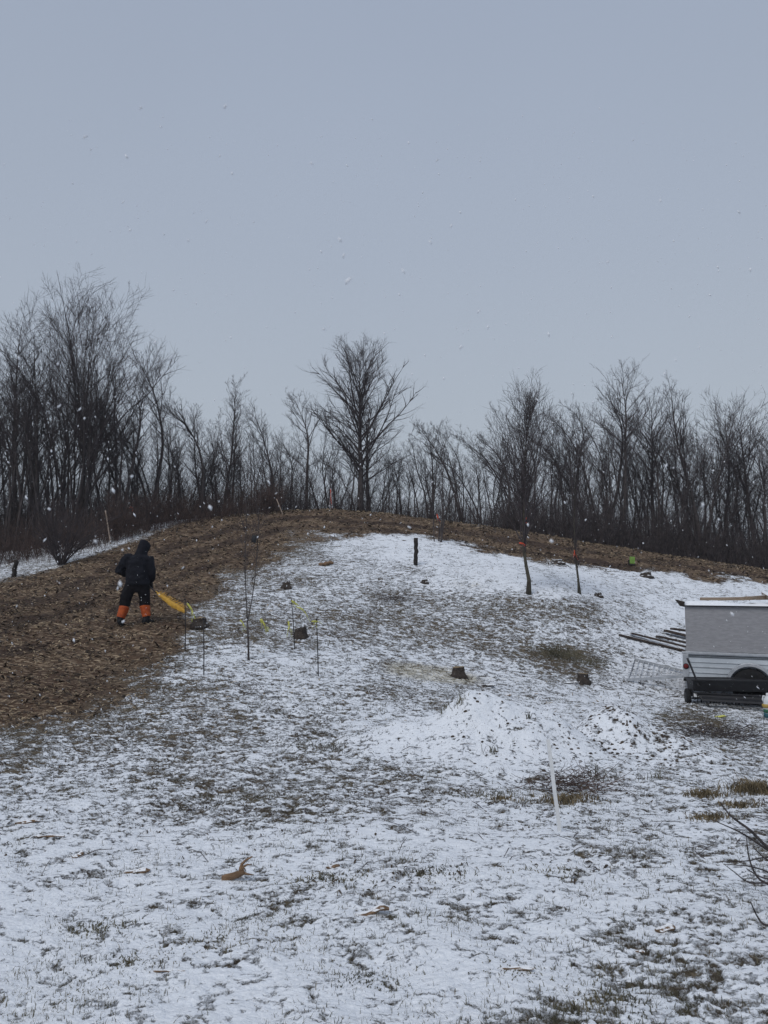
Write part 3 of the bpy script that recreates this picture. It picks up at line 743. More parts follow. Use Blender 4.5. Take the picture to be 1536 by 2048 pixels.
# ------------------------------------------------------------------ posts, stakes
def stick(name, lab, b, t_, r, mat, cat, n=8, rough=0, flat=None, group=None):
    p = G(*b); p.z = mound_h(p.x, p.y, p.z); q = P(t_[0], t_[1], p.y); d = q-p; mb_ = MB(); g = random.Random(int(b[0]))
    if flat:
        s_ = Vector((1,0,0)); L = []
        for i in range(9):
            c = d*(i/8)+Vector((.0015*math.sin(i*1.3)*d.length, 0, 0)); c.z -= .08 if i == 0 else 0
            L.append([c+Vector((-flat[0],-flat[1],0)), c+Vector((flat[0],-flat[1],0)), c+Vector((flat[0],flat[1],0)), c+Vector((-flat[0],flat[1],0))])
        mb_.loft(L)
    else:
        N = 8; mb_.tube([d*(i/N)+Vector((g.gauss(0,rough), g.gauss(0,rough), -.08 if i == 0 else 0)) for i in range(N+1)], [r*(1+g.uniform(-rough,rough)*8) for i in range(N+1)], n)
    o = mb_.build(name, M[mat], None, not flat); o.location = p
    return tag(o, lab, cat, group)
stick('white_stake', 'leaning white plastic stake in front of the large snow mound', (1120,1672), (1096,1479), .02, 'white_plastic', 'stake', flat=(.0135,.007))
stick('pale_pole', 'thin pale leaning pole in the snow patch left of the person', (221,1088), (211,1021), .028, 'pale_wood', 'pole')
stick('dark_post', 'dark upright cut post alone on the snowy slope', (831,1131), (832,1076), .062, 'post', 'post', 10, .012)
stick('short_post', 'short dark stub at the left snow patch', (28,1152), (31,1122), .07, 'post', 'stump', 8, .012)
stick('thin_pole', 'thin leaning pale rod in front of the reddish crest shrub', (566,1032), (553,998), .02, 'pale_wood', 'pole')

# ------------------------------------------------------------------ stumps
def stump(lab, px, py, w, h, seed, tilt=0, cutmat='cut', flare=1.35, log=False):
    g = random.Random(seed); p = G(px, py); k = F/p.y; r = w/k/2; hh = h/k
    root = thing('tree_stump', lab, 'stump', p, 0, 'cut tree stumps in the snow'); B, Ct = MB(), MB(); n = 18
    ph = [g.uniform(0, 6.28) for _ in range(3)]
    def ring(z, rr, sl=0):
        L = []
        for i in range(n):
            a = 2*math.pi*i/n; q = rr*(1+.10*math.sin(3*a+ph[0])+.07*math.sin(5*a+ph[1])+.04*g.uniform(-1,1))
            L.append(Vector((math.cos(a)*q, math.sin(a)*q, z+math.cos(a)*sl)))
        return L
    B.loft([ring(-.08, r*flare*1.25), ring(.02, r*flare*1.05), ring(hh*.35, r*1.08), ring(hh*.7, r*1.0), ring(hh, r*.97, tilt*r)])
    B.build('bark', M['stump'], root, True)
    Ct.loft([ring(hh+.002, r*.9, tilt*r), ring(hh+.012, r*.88, tilt*r)]); Ct.build('cut_face', M[cutmat], root)
    return root
stump('low stump with pale flat top right behind the front left rod', 397, 1256, 26, 14, 1, .1, 'cut')
stump('dark square-looking stump between the two right rods', 601, 1277, 22, 19, 2, .25, 'stump')
stump('stump with yellowish sawdust spread on its left, behind the large mound', 916, 1352, 24, 18, 3, .05)
stump('dark mossy stump with root running left, nearest to the loading ramp', 1166, 1366, 20, 17, 4, -.1)
stump('small dark stump at mid slope above the rods', 573, 1176, 15, 12, 5, .2, 'stump')
stump('small dark stump on the snow above the dark grass patch', 850, 1168, 12, 6, 6, .1, 'stump')
stump('low dark stump near the lime green panel', 1291, 1154, 20, 8, 7, .2, 'stump')
stump('small dark lump of stump below the right planted tree', 1196, 1192, 14, 6, 8, .1, 'stump')
stump('flat snow-topped stump at the upper snow edge right of the tall planted tree', 1114, 1127, 20, 6, 9, .05, 'snow')

# ------------------------------------------------------------------ wood debris on the ground
def chunk(name, lab, px, py, L, w, ang, seed, mat='wood_s', cat='wood piece', lift=.5, bend=.15, group='pieces of wood lying in the snow'):
    g = random.Random(seed); p = G(px, py); k = F/p.y; L = L/k; w = w/k
    p.z = mound_h(p.x, p.y, p.z)
    mb_ = MB(); N = 7; ca, sa = math.cos(ang), math.sin(ang); Rr = []
    for i in range(N+1):
        t = i/N-.5; c = Vector((ca*t*L, sa*t*L, w*lift*.5+bend*w*math.sin(t*5)))
        ww = w*.5*(1+g.uniform(-.25,.25))*(1 if 0 < i < N else .55)
        ring = []
        for j in range(7):
            a = 2*math.pi*j/7+.3; q = ww*(1+g.uniform(-.2,.2))
            ring.append(c+Vector((-sa*math.cos(a)*q, ca*math.cos(a)*q, math.sin(a)*q*.6)))
        Rr.append(ring)
    mb_.loft(Rr); o = mb_.build(name, M[mat]); o.location = p
    return tag(o, lab, cat, group)
chunk('wood_piece', 'flat brown bark slab left of the antler-shaped stick', 274, 1742, 48, 15, .1, 1)
chunk('wood_piece', 'short brown wood lump with pale end near the bottom centre', 745, 1838, 62, 17, .12, 2, bend=.4)
chunk('wood_piece', 'tan wood lump half sunk in the snow at lower right', 1330, 1862, 38, 17, .2, 3)
chunk('wood_piece', 'flat tan wood piece close to the left frame edge', 55, 1645, 44, 11, .2, 4)
chunk('wood_piece', 'thin dark slab below the flat tan piece at left', 100, 1674, 55, 7, -.05, 5)
chunk('wood_piece', 'small pale chip above the antler-shaped stick on the right', 666, 1740, 26, 10, .2, 6)
chunk('wood_piece', 'small tan chip above the flat bark slab at left', 156, 1712, 22, 12, .8, 7)
chunk('wood_piece', 'narrow pale splinter at the bottom left', 338, 1946, 60, 6, -.05, 8)
chunk('wood_piece', 'little pale chip left below the tan lump at lower right', 1276, 1900, 24, 9, -.4, 9)
chunk('wood_piece', 'brown clump of turf and wood at bottom right', 1035, 1945, 60, 12, -.1, 10, 'wood_s')
chunk('wood_piece', 'dark short log by the sawdust stump', 975, 1375, 32, 7, -.5, 11, 'stump')
chunk('wood_piece', 'dark log lying from the mossy stump to the left', 1137, 1369, 42, 7, .05, 12, 'stump')
chunk('wood_piece', 'cut log end lying above mid slope with pale sawdust', 652, 1130, 30, 13, .3, 13, 'wood')
chunk('wood_piece', 'brown flake of bark on top of the large mound', 1015, 1395, 18, 6, .1, 14)
chunk('yellow_scrap', 'crumpled yellow scrap lying in front of the black tow-behind machine', 1441, 1434, 22, 7, .1, 15, 'yellow_tape', 'scrap', group=None)
# antler shaped stick
ap = G(470, 1758); k = F/ap.y; an = MB(); an2 = MB()
root = thing('forked_stick', 'brown antler-shaped forked branch stub lying in the snow', 'branch', ap)
def ax(px, py, dy=0): 
    v = P(px, py, ap.y+dy)-ap; v.z = max(v.z, .012); return v
an.tube([ax(444,1763), ax(452,1756), ax(466,1752), ax(478,1748), ax(489,1744)], [.018,.023,.021,.020,.014], 9); an.build('limb', M['wood'], root, True)
for path, r in (([(480,1748),(482,1735),(484,1728),(492,1720),(505,1713)], .014), ([(483,1742),(487,1733),(495,1729),(503,1730)], .010), ([(486,1746),(494,1748),(508,1750)], .010), ([(484,1736),(490,1738),(492,1744)], .006)):
    q = MB(); q.tube([ax(*a, .01*i) for i, a in enumerate(path)], [r*(1-.7*i/(len(path)-1)) for i in range(len(path))], 6); q.build('prong', M['wood'], root, True)

# ------------------------------------------------------------------ lime panel on the chip track
gp = G(1265, 1132); k = F/gp.y
root = thing('green_panel', 'small lime green panel standing at the lower edge of the chip track', 'panel', gp)
mb_ = MB(); mb_.box((0,0,.20), (.19,.05,.26), Matrix.Rotation(.06, 3, 'Y')); mb_.build('panel', M['green'], root, bevel=.012)
mb_ = MB(); mb_.box((-.12,.02,.12), (.05,.06,.2)); mb_.box((0,.02,.03), (.2,.09,.06)); mb_.build('base', M['post'], root, bevel=.008)

# ------------------------------------------------------------------ person
def ering(c, rx, ry, n=20, tilt=0, yaw=0):
    L = []
    for i in range(n):
        a = 2*math.pi*i/n; x, y = math.cos(a)*rx, math.sin(a)*ry
        xr = x*math.cos(yaw)-y*math.sin(yaw); yr = x*math.sin(yaw)+y*math.cos(yaw)
        L.append(Vector((c[0]+xr, c[1]+yr, c[2]+xr*tilt)))
    return L
def fused(name, mb_, mat, parent, vox, sm=6, disp=0):
    o = mb_.build(name, mat, parent, True)
    m = o.modifiers.new('r', 'REMESH'); m.mode = 'VOXEL'; m.voxel_size = vox; m.use_smooth_shade = True
    m = o.modifiers.new('s', 'SMOOTH'); m.iterations = sm; m.factor = .5
    if disp:
        tx = bpy.data.textures.new('folds', 'CLOUDS'); tx.noise_scale = .10
        m = o.modifiers.new('d', 'DISPLACE'); m.texture = tx; m.strength = disp; m.mid_level = .5
    return o
pp = G(268, 1253); SC = pp.y/15.0
person = thing('person', 'person in dark hooded jacket and orange gaiters seen from behind on the chip track', 'person', pp, .0)
person.scale = (SC*.99,)*3
fl = (-.255, -.06, 0); fr = (.225, .08, .02)      # feet
kl = (-.20, -.01, .47); kr = (.165, .10, .49); hl = (-.10, .03, .86); hr = (.11, .04, .86)
shl = (-.21, .04, 1.36); shr = (.235, .04, 1.33); ell = (-.36, .0, 1.10); elr = (.29, .05, 1.05); hdl = (-.16, .30, 1.00); hdr = (.245, .20, .84)
B = MB()
B.loft([ering((0,.03,.80), .15,.11), ering((0,.03,.95), .155,.115), ering((.0,.04,1.12), .15,.11), ering((.01,.05,1.30), .18,.11), ering((.02,.07,1.41), .12,.09), ering((.04,.09,1.47), .06,.06), ering((.06,.12,1.54), .058,.06)])
for h_, k_, f_ in ((hl,kl,fl),(hr,kr,fr)):
    B.tube([Vector(h_), (Vector(h_)+Vector(k_))/2, Vector(k_), (Vector(k_)*.55+Vector(f_)*.45)+Vector((0,-.015,0)), Vector(f_)+Vector((0,0,.1))], [.095,.082,.06,.06,.04], 12)
    B.tube([Vector(f_)+Vector((0,-.05,.05)), Vector(f_)+Vector((0,.16,.035))], [.04,.035], 10)
for s_, e_, h_ in ((shl,ell,hdl),(shr,elr,hdr)):
    B.tube([Vector(s_), Vector(e_), Vector(h_)], [.055,.042,.028], 10)
for i in range(1): B.loft([ering((.075,.155,1.50+z), rx, ry) for z, rx, ry in ((0,.045,.055),(.04,.068,.085),(.10,.078,.098),(.16,.075,.095),(.20,.05,.07),(.215,.02,.03))])
# nose, chin, ears (turned away, inside the hood)
B.tube([(.095,.245,1.60),(.10,.268,1.575)], [.012,.014], 6); B.tube([(-.005,.15,1.59),(-.012,.145,1.62)], [.012,.012], 6); B.tube([(.15,.17,1.59),(.158,.165,1.62)], [.012,.012], 6)
fused('body', B, M['skin'], person, .012, 3)
# jacket: torso and both sleeves in one
J = MB()
J.loft([ering((.02,.03,.80), 0.237,0.182), ering((.02,.03,.88), 0.248,0.187), ering((.015,.03,1.02), 0.237,0.182), ering((.01,.03,1.16), 0.237,0.176), ering((.01,.045,1.28), 0.237,0.171, tilt=-.05), ering((.02,.06,1.37), 0.204,0.149, tilt=-.05), ering((.035,.08,1.44), 0.121,0.110), ering((.05,.10,1.48), 0.094,0.094)])
J.tube([Vector((-.13,.05,1.36)), Vector(shl), (Vector(shl)+Vector(ell))/2+Vector((-.01,0,0)), Vector(ell), (Vector(ell)+Vector(hdl))/2, Vector(hdl)+Vector((-.02,-.03,0))], [.10,.107,.098,.094,.08,.062], 14)
J.tube([Vector((.15,.05,1.33)), Vector(shr), (Vector(shr)+Vector(elr))/2+Vector((.01,0,0)), Vector(elr), (Vector(elr)+Vector(hdr))/2, Vector(hdr)+Vector((0,-.02,.05))], [.10,.104,.096,.09,.078,.062], 14)
fused('jacket', J, M['jacket'], person, .014, 4, .04)
Hd = MB()
Hd.loft([ering((.03,.08,1.38), .16,.125), ering((.045,.09,1.45), .13,.12), ering((.062,.115,1.52), .118,.13), ering((.08,.14,1.60), .12,.145), ering((.088,.15,1.68), .108,.132), ering((.075,.14,1.735), .075,.09), ering((.06,.13,1.755), .03,.035)])
Hd.tube([(.10,.24,1.54),(.155,.20,1.57),(.175,.19,1.63),(.14,.20,1.69),(.10,.23,1.70)], [.03,.036,.038,.034,.03], 10)
fused('hood', Hd, M['jacket'], person, .012, 4, .012)
Tr = MB()
Tr.loft([ering((.01,.03,.66), .10,.11), ering((.01,.03,.74), .18,.145), ering((.01,.03,.84), .195,.15), ering((.01,.03,.92), .19,.145)])
for h_, k_, s_ in ((hl,kl,-1),(hr,kr,1)):
    Tr.tube([Vector(h_)+Vector((0,0,-.03)), (Vector(h_)+Vector(k_))/2+Vector((s_*.005,0,0)), Vector(k_)+Vector((0,0,.03)), Vector(k_)+Vector((0,0,-.10))], [.128,.124,.112,.104], 14)
fused('trousers', Tr, M['trouser'], person, .014, 3, .035)
for k_, f_, s_ in ((kl,fl,-1),(kr,fr,1)):
    k_, f_ = Vector(k_), Vector(f_); g_ = MB()
    a = k_+Vector((0,-.005,-.09)); b = f_+Vector((0,-.01,.145))
    g_.tube([a, a.lerp(b,.15), a.lerp(b,.5), a.lerp(b,.85), b], [.098,.102,.094,.084,.086], 16)
    o = fused('gaiter', g_, M['gaiter'], person, .012, 2, .02)
    o['label'] = 'orange %s leg gaiter' % ('left' if s_ < 0 else 'right')
    bt = MB(); ya = .25 if s_ > 0 else -.1
    def br(y, z, rx, rz):
        L = []
        for i in range(14):
            t = 2*math.pi*i/14; x = math.cos(t)*rx; zz = z+math.sin(t)*rz; zz = max(zz, .0)
            v = Vector((x, y, zz)); v.rotate(Matrix.Rotation(-ya*2, 3, 'Z')); L.append(f_+v)
        return L
    bt.loft([br(-.10,.05,.03,.04), br(-.085,.06,.052,.062), br(-.02,.065,.056,.068), br(.07,.05,.055,.055), br(.15,.04,.054,.042), br(.20,.03,.03,.03)])
    bt.tube([f_+Vector((0,-.02,.06)), f_+Vector((0,-.015,.17))], [.062,.07], 14)
    fused('boot', bt, M['boot'], person, .010, 2)
# gloves with five fingers; the right one closes round the pole
def glove(c, grip, s_):
    gl = MB(); c = Vector(c)
    gl.tube([c+Vector((0,-.03,.03)), c, c+Vector((0,.03,-.035))], [.034,.042,.036], 10)
    for i in range(4):
        o = Vector((-.03+.02*i, .035, -.045)); L = (.030,.034,.032,.026)[i]
        q = c+o; gl.tube([q, q+Vector((0,.012,-L)), q+Vector((0,-.018,-L-.016)), q+Vector((0,-.034,-L*.45))], [.0105,.010,.0095,.008], 7)
    gl.tube([c+Vector((-s_*.036,.0,-.01)), c+Vector((-s_*.052,.02,-.04)), c+Vector((-s_*.035,.03,-.065))], [.013,.012,.009], 7)
    return fused('glove', gl, M['boot'], person, .005, 2)
glove(hdl, 0, -1); glove(hdr, 1, 1)
# stick with golden strip, held in the right hand
Yh = pp.y+hdr[1]*SC
h0 = P(268+14, 1160, Yh); h1 = P(291, 1165, Yh-.02); h2 = P(311, 1184, Yh-.25)
root = thing('held_stick', 'black stick with a long golden yellow bristly strip, held by the person', 'stick', h1)
mb_ = MB(); mb_.tube([h0-h1, Vector((0,0,0)), (h2-h1)*1.1], [.014,.014,.013], 8); mb_.build('handle', M['black'], root, True)
mb_ = MB(); g = random.Random(9)
ctr = [(311,1183,2),(320,1190,5),(331,1198,7.5),(343,1207,9),(355,1213,8.5),(365,1219,6),(370,1222,2)]
Rg = []
for i, (a, b, w_) in enumerate(ctr):
    c = P(a, b, Yh-.25-.03*i)-h1; ww = w_/F*15*.60
    dv = Vector((.5,0,.86)); nv = Vector((0,1,0))
    Rg.append([c+dv*math.cos(2*math.pi*j/10)*ww*(1+.15*g.uniform(-1,1))+nv*math.sin(2*math.pi*j/10)*ww*.45 for j in range(10)])
mb_.loft(Rg); mb_.build('strip', M['gold'], root, False)
br_ = MB()
for k in range(260):
    i = g.uniform(.6, 5.4); a = ctr[int(i)]; b_ = ctr[int(i)+1]; f_ = i-int(i)
    px = a[0]+(b_[0]-a[0])*f_; py = a[1]+(b_[1]-a[1])*f_; w_ = a[2]+(b_[2]-a[2])*f_; s_ = g.choice((1,1,-1))
    q = P(px-s_*w_*.25, py+s_*w_*.55, Yh-.25-.03*i+g.uniform(-.04,.04))-h1; e = Vector((.06*g.uniform(.4,1.5), g.uniform(-.02,.02), -s_*.04*g.uniform(.1,1.3)))
    br_.tube([q, q+e], [.0045,.0015], 3)
br_.build('bristles', M['gold'], root)

# ------------------------------------------------------------------ trailer
M['tr_white'] = simple('trailer_panel', (.52,.56,.60), (.44,.48,.52), 2.2, .5, .05)
M['tr_box'] = simple('plywood_grey', (.30,.30,.315), (.24,.24,.255), 10, .8, .15, stretch=(1,1,4))
M['tr_dark'] = simple('trailer_frame', (.028,.028,.032), (.015,.015,.018), 10, .6, .1)
M['rail'] = simple('galvanised_rail', (.42,.44,.47), (.30,.32,.35), 9, .45, .1, snow=.1)
M['tyre'] = simple('tyre_rubber', (.014,.014,.015), (.008,.008,.009), 14, .85, .3)
M['red_lens'] = simple('tail_light_lens', (.16,.012,.012), (.10,.008,.008), 6, .25, .05)
M['lumber'] = simple('lumber', (.30,.235,.175), (.20,.15,.11), 12, .85, .3, stretch=(.3,3,3), snow=.4)
M['slumber'] = simple('snowed_lumber', (.075,.055,.045), (.035,.027,.024), 12, .9, .3, stretch=(.3,3,3), snow=.82)
M['dlumber'] = simple('dark_lumber', (.075,.055,.045), (.035,.027,.024), 12, .9, .3, stretch=(.3,3,3), snow=.6)
TY0 = 15.0
corner = P(1366, 1355, TY0)                       # bottom of the body, rear corner nearest to the camera
TG = gz(corner.x+1.1, corner.y)
tr = thing('utility_trailer', 'white utility trailer with tall grey plywood box at the right edge', 'trailer', (corner.x, corner.y, corner.z-.46*1.1), R(-24))
tr.rotation_euler = (0, R(1.1), R(-24)); tr.scale = (1.1,1.1,1.1)
LT, WT = 2.75, 1.5       # length (x), width (y away from camera)
def part(name, mat, f, bevel=0, parent=None, smooth=False, label=None):
    m = MB(); f(m); o = m.build(name, M[mat], parent or tr, smooth, bevel)
    if label: o['label'] = label
    return o
def body(m):
    m.box((LT/2, .02, .68), (LT, .03, .44)); m.box((LT/2, WT-.02, .68), (LT, .03, .44)); m.box((LT-.015, WT/2, .68), (.03, WT-.07, .44))
    m.box((LT/2, WT/2, .475), (LT-.06, WT-.07, .03))
part('body', 'tr_white', body, .006)
part('trim_strip', 'tr_dark', lambda m: (m.box((LT/2, -.002, .862), (LT+.01, .012, .012)), m.box((LT/2, -.002, .836), (LT+.01, .010, .009))))
part('trim_strip', 'rail', lambda m: (m.box((LT/2, -.001, .745), (LT, .012, .010)), m.box((LT/2, -.001, .66), (LT, .012, .018)), m.box((LT/2, -.001, .56), (LT, .012, .012))), .003)
part('top_rail', 'rail', lambda m: (m.box((LT/2, .015, .905), (LT+.03, .06, .045)), m.box((LT/2, WT-.015, .905), (LT+.03, .06, .045))), .006)
part('corner_post', 'rail', lambda m: (m.box((.045, .0, .66), (.10, .035, .43)),), .008)
part('corner_post', 'rail', lambda m: (m.box((.045, WT-.0, .66), (.10, .035, .43)),), .008)
part('chassis', 'tr_dark', lambda m: (m.beam((.0,.10,.43), (LT+.9,.42,.43), .05, .07), m.beam((.0,WT-.10,.43), (LT+.9,WT-.42,.43), .05, .07), m.beam((.02,.05,.43), (.02,WT-.05,.43), .05, .07), m.beam((1.08,.05,.35), (1.08,WT-.05,.35), .05, .05), m.box((.25,.03,.43), (.35,.04,.05))), .004)
def ring_x(cx, cz, r, y0, y1, a0=0, a1=2*math.pi, n=36, closed=True):
    return [(cx+math.cos(a0+(a1-a0)*i/n)*r, cz+math.sin(a0+(a1-a0)*i/n)*r) for i in range(n+(0 if closed else 1))]
def disc(m, cx, cz, prof, n=36):
    """prof: list of (radius, y)"""
    m.loft([[Vector((cx+math.cos(2*math.pi*i/n)*r, y, cz+math.sin(2*math.pi*i/n)*r)) for i in range(n)] for r, y in prof])
WX, WZ = 1.08, .37
for yy, sgn in ((-.02, -1), (WT+.02, 1)):
    w = thing('wheel', None, None); w.parent = tr
    t_ = MB(); disc(t_, WX, WZ, [(.20, yy+sgn*.0), (.285, yy), (.305, yy+sgn*.02), (.31, yy+sgn*.09), (.305, yy+sgn*.16), (.285, yy+sgn*.18), (.20, yy+sgn*.175)]); t_.build('tyre', M['tyre'], w, True)
    t_ = MB(); disc(t_, WX, WZ, [(.205, yy+sgn*.01), (.205, yy+sgn*.15), (.18, yy+sgn*.155), (.10, yy+sgn*.13), (.04, yy+sgn*.135), (.03, yy+sgn*.15)]); t_.build('rim', M['tr_dark'], w, True)
    fd = MB(); Lr = []
    for i in range(25):
        a = math.pi*(-.02+1.04*i/24); c, s_ = math.cos(a), math.sin(a); y0 = yy-sgn*.0; y1 = yy+sgn*.20
        Lr.append([Vector((WX+c*.345, y0, WZ+s_*.345)), Vector((WX+c*.345, y1, WZ+s_*.345)), Vector((WX+c*.395, y1, WZ+s_*.395)), Vector((WX+c*.395, y0, WZ+s_*.395))])
    fd.loft(Lr); fd.build('fender', M['rail'], tr, False, .004)
hub = part('axle', 'tr_dark', lambda m: m.tube([(WX,0,WZ),(WX,WT,WZ)], .03, 10))
tl = part('tail_light', 'red_lens', lambda m: disc(m, .05, .665, [(.042,-.018),(.042,-.032),(.03,-.042),(.01,-.045)], 18))
part('light_bezel', 'tr_dark', lambda m: disc(m, .05, .665, [(.052,-.016),(.052,-.024)], 18))
# plywood box
def pbox(m):
    m.box((LT/2+.03, .045, 1.335), (LT-.06, .018, .80)); m.box((LT/2+.03, WT-.045, 1.335), (LT-.06, .018, .80)); m.box((LT-.02, WT/2, 1.335), (.018, WT-.12, .80))
part('box_panel', 'tr_box', pbox, .002)
part('roof_sheet', 'tr_dark', lambda m: m.box((LT/2+.02, WT/2, 1.748), (LT+.06, WT+.02, .018)), .003)
part('corner_flap', 'stump', lambda m: m.loft([[Vector((-.02,-.01,1.74)), Vector((.05,-.01,1.74)), Vector((.05,.02,1.745)), Vector((-.02,.03,1.745))], [Vector((-.10,-.05,1.86)), Vector((.07,-.03,1.82)), Vector((.07,.0,1.825)), Vector((-.10,-.03,1.87))]]))
# roof snow, soft uneven slab
N1, N2 = 60, 24; vs = []; fs = []
for j in range(N2):
    for i in range(N1):
        x = .03+(LT-.0)*i/(N1-1); y = -.01+(WT+.02)*j/(N2-1); e = min(i, N1-1-i, j, N2-1-j)
        z = 1.759+(.055+.02*math.sin(x*4)+.012*math.sin(x*11+y*5)+.01*math.sin(y*9))*min(1, (e/2.)**.5 if e else 0)-(.012 if e == 0 else 0)
        vs.append((x, y, z))
for j in range(N2-1):
    for i in range(N1-1):
        a = j*N1+i; fs.append((a, a+1, a+N1+1, a+N1))
me = bpy.data.meshes.new('roof_snow'); me.from_pydata(vs, [], fs); me.materials.append(M['snow']); me.polygons.foreach_set('use_smooth', [True]*len(fs)); link('roof_snow', me, tr)
bpy.context.view_layer.update()
TM = tr.matrix_world.copy()
def onroof(lab, a, b, w=.09, h=.04):
    m = MB(); A_, B_ = TM @ Vector(a), TM @ Vector(b); c = A_.copy(); m.beam(A_-c, B_-c, w, h)
    o = m.build('lumber_board', M['lumber'], None, False, .003); o.location = c; tag(o, lab, 'board', 'boards on the trailer roof')
onroof('long thin board lying lengthwise along the left of the trailer roof', (.32,.30,1.880), (1.05,.42,1.890), .07, .06)
onroof('second long board overlapping it along the trailer roof', (.62,.50,1.885), (1.55,.62,1.915), .09, .065)
onroof('short angled board with dark end on the trailer roof', (1.12,.05,1.895), (1.55,.62,1.950), .15, .075)
onroof('board lying crosswise on the angled one, highest on the trailer roof', (1.48,.0,1.905), (1.42,.85,1.995), .12, .07)
onroof('short angled board with dark end nearest to the right frame edge on the roof', (1.75,.1,1.895), (2.5,.5,1.925), .14, .075)
onroof('thin batten between the long boards and the angled board on the roof', (1.02,.60,1.895), (1.42,.70,1.925), .07, .06)
# lowered ramp gate
def wl(x, y, z): return Vector((x, y, z))
bpy.context.view_layer.update()
inv = TM.inverted()
def gl(x, y):   # ground height in trailer coordinates
    q = TM @ Vector((x, y, 0)); return (inv @ Vector((q.x, q.y, gz(q.x, q.y)+.02))).z
ramp_ = thing('loading_ramp', None, None); ramp_.parent = tr
g0, g1 = gl(-.98, .1), gl(-.98, WT-.1)
A0, A1, B0, B1 = wl(-.02,.10,.47), wl(-.02,WT-.10,.47), wl(-.98,.1,g0), wl(-.98,WT-.1,g1)
m = MB(); m.beam(A0,B0,.035,.05); m.beam(A1,B1,.035,.05); m.beam(B0,B1,.035,.04); m.beam(A0,A1,.035,.04); m.build('ramp_frame', M['rail'], ramp_)
m = MB()
for i in range(1, 10): m.beam(A0.lerp(B0,i/10)+Vector((0,.02,.0)), A1.lerp(B1,i/10)-Vector((0,.02,0)), .014, .010)
for j in range(1, 3): m.beam(A0.lerp(A1,j/5)+Vector((-.02,0,-.002)), B0.lerp(B1,j/5)+Vector((.02,0,-.002)), .014, .012)
m.build('ramp_slats', M['rail'], ramp_)

# boards on the ground behind the trailer
def gboard(lab, a, b, Ya, Yb, w, h, mat, dz=0):
    A_ = P(*a, Ya); B_ = P(*b, Yb); m = MB(); c = A_.copy(); m.beam(A_-c, B_-c, w, h); o = m.build('ground_board', M[mat], None, False, .004); o.location = c
    tag(o, lab, 'board', 'boards lying behind the trailer')
def gb(lab, a, b, w, h, mat, dz=.0):
    pa, pb = G(*a), G(*b); pa.z += h/2+dz; pb.z += h/2+dz; m = MB(); c = pa.copy(); m.beam(pa-c, pb-c, w, h); o = m.build('ground_board', M[mat], None, False, .004); o.location = c
    tag(o, lab, 'board', 'boards lying behind the trailer')
gb('longest snow-covered board on the ground behind the trailer, nearest the camera', (1237,1272), (1420,1318), .15, .05, 'slumber')
gb('second snow-covered board lying along the longest one behind the trailer', (1262,1277), (1440,1318), .14, .05, 'slumber', .05)
gb('dark middle plank sticking out behind the trailer', (1315,1281), (1420,1303), .20, .05, 'dlumber', .05)
gb('uppermost dark plank of the ones sticking out behind the trailer', (1330,1269), (1420,1290), .24, .06, 'dlumber', .06)
gb('short dark plank with raised end behind the trailer', (1345,1272), (1430,1284), .2, .05, 'dlumber', .16)

# ------------------------------------------------------------------ black tow-behind machine
mp_ = G(1458, 1414); mz = mp_.z
mc = thing('tow_behind_aerator', 'black tow-behind lawn machine with tray, lever and two wheels before the trailer', 'lawn machine', mp_, R(-9))
kk = F/mp_.y; HW = 68/kk
def mpart(name, mat, f, bevel=0, smooth=False, parent=None):
    m = MB(); f(m); return m.build(name, M[mat], parent or mc, smooth, bevel)
def tray(m):
    m.loft([[Vector((-HW,-.20,.27)), Vector((HW,-.20,.27)), Vector((HW,.22,.27)), Vector((-HW,.22,.27))], [Vector((-HW-.03,-.27,.47)), Vector((HW+.03,-.27,.47)), Vector((HW+.03,.28,.47)), Vector((-HW-.03,.28,.47))]], True)
mpart('tray', 'black', tray, .012)
mpart('tray_rim', 'black', lambda m: (m.beam((-HW-.05,-.285,.475),(HW+.05,-.285,.475),.03,.03), m.beam((-HW-.05,.285,.475),(HW+.05,.285,.475),.03,.03), m.beam((-HW-.04,-.285,.476),(-HW-.04,.285,.476),.03,.03), m.beam((HW+.04,-.285,.476),(HW+.04,.285,.476),.03,.03)), .005)
mpart('front_bar', 'tr_dark', lambda m: (m.beam((-HW-.02,-.30,.25),(HW+.04,-.30,.20),.04,.03), m.beam((-HW+.1,-.33,.17),(HW+.04,-.33,.12),.035,.04)), .005)
def tines(m):
    for i in range(16):
        x = -HW+.1+i*(2*HW-.2)/15
        for a in range(4):
            an_ = a*math.pi/2+i*.5; m.beam((x, -.02, .125), (x, -.02+math.cos(an_)*.11, .125+math.sin(an_)*.11), .022, .012)
    m.tube([(-HW,-.02,.125),(HW,-.02,.125)], .018, 8)
mpart('tines', 'tr_dark', tines)
mpart('front_shroud', 'black', lambda m: m.loft([[Vector((-HW+.02,-.29,.235)), Vector((HW+.0,-.29,.215)), Vector((HW+.0,-.27,.215)), Vector((-HW+.02,-.27,.235))], [Vector((-HW+.10,-.37,.11)), Vector((HW+.0,-.37,.06)), Vector((HW+.0,-.35,.06)), Vector((-HW+.10,-.35,.11))]]), .004)
for sx_ in (-1, 1):
    w = thing('wheel', None, None); w.parent = mc
    m = MB(); xx = sx_*(HW+.07)
    m.loft([[Vector((xx+dx, math.cos(2*math.pi*i/24)*r, .15+math.sin(2*math.pi*i/24)*r)) for i in range(24)] for r, dx in ((.09,-.035),(.14,-.035),(.15,-.02),(.15,.02),(.14,.035),(.09,.035))]); m.build('tyre', M['tyre'], w, True)
    m = MB(); m.loft([[Vector((xx+dx, math.cos(2*math.pi*i/20)*r, .15+math.sin(2*math.pi*i/20)*r)) for i in range(20)] for r, dx in ((.03,-.045),(.092,-.03),(.092,.03),(.03,.045))]); m.build('rim', M['black'], w, True)
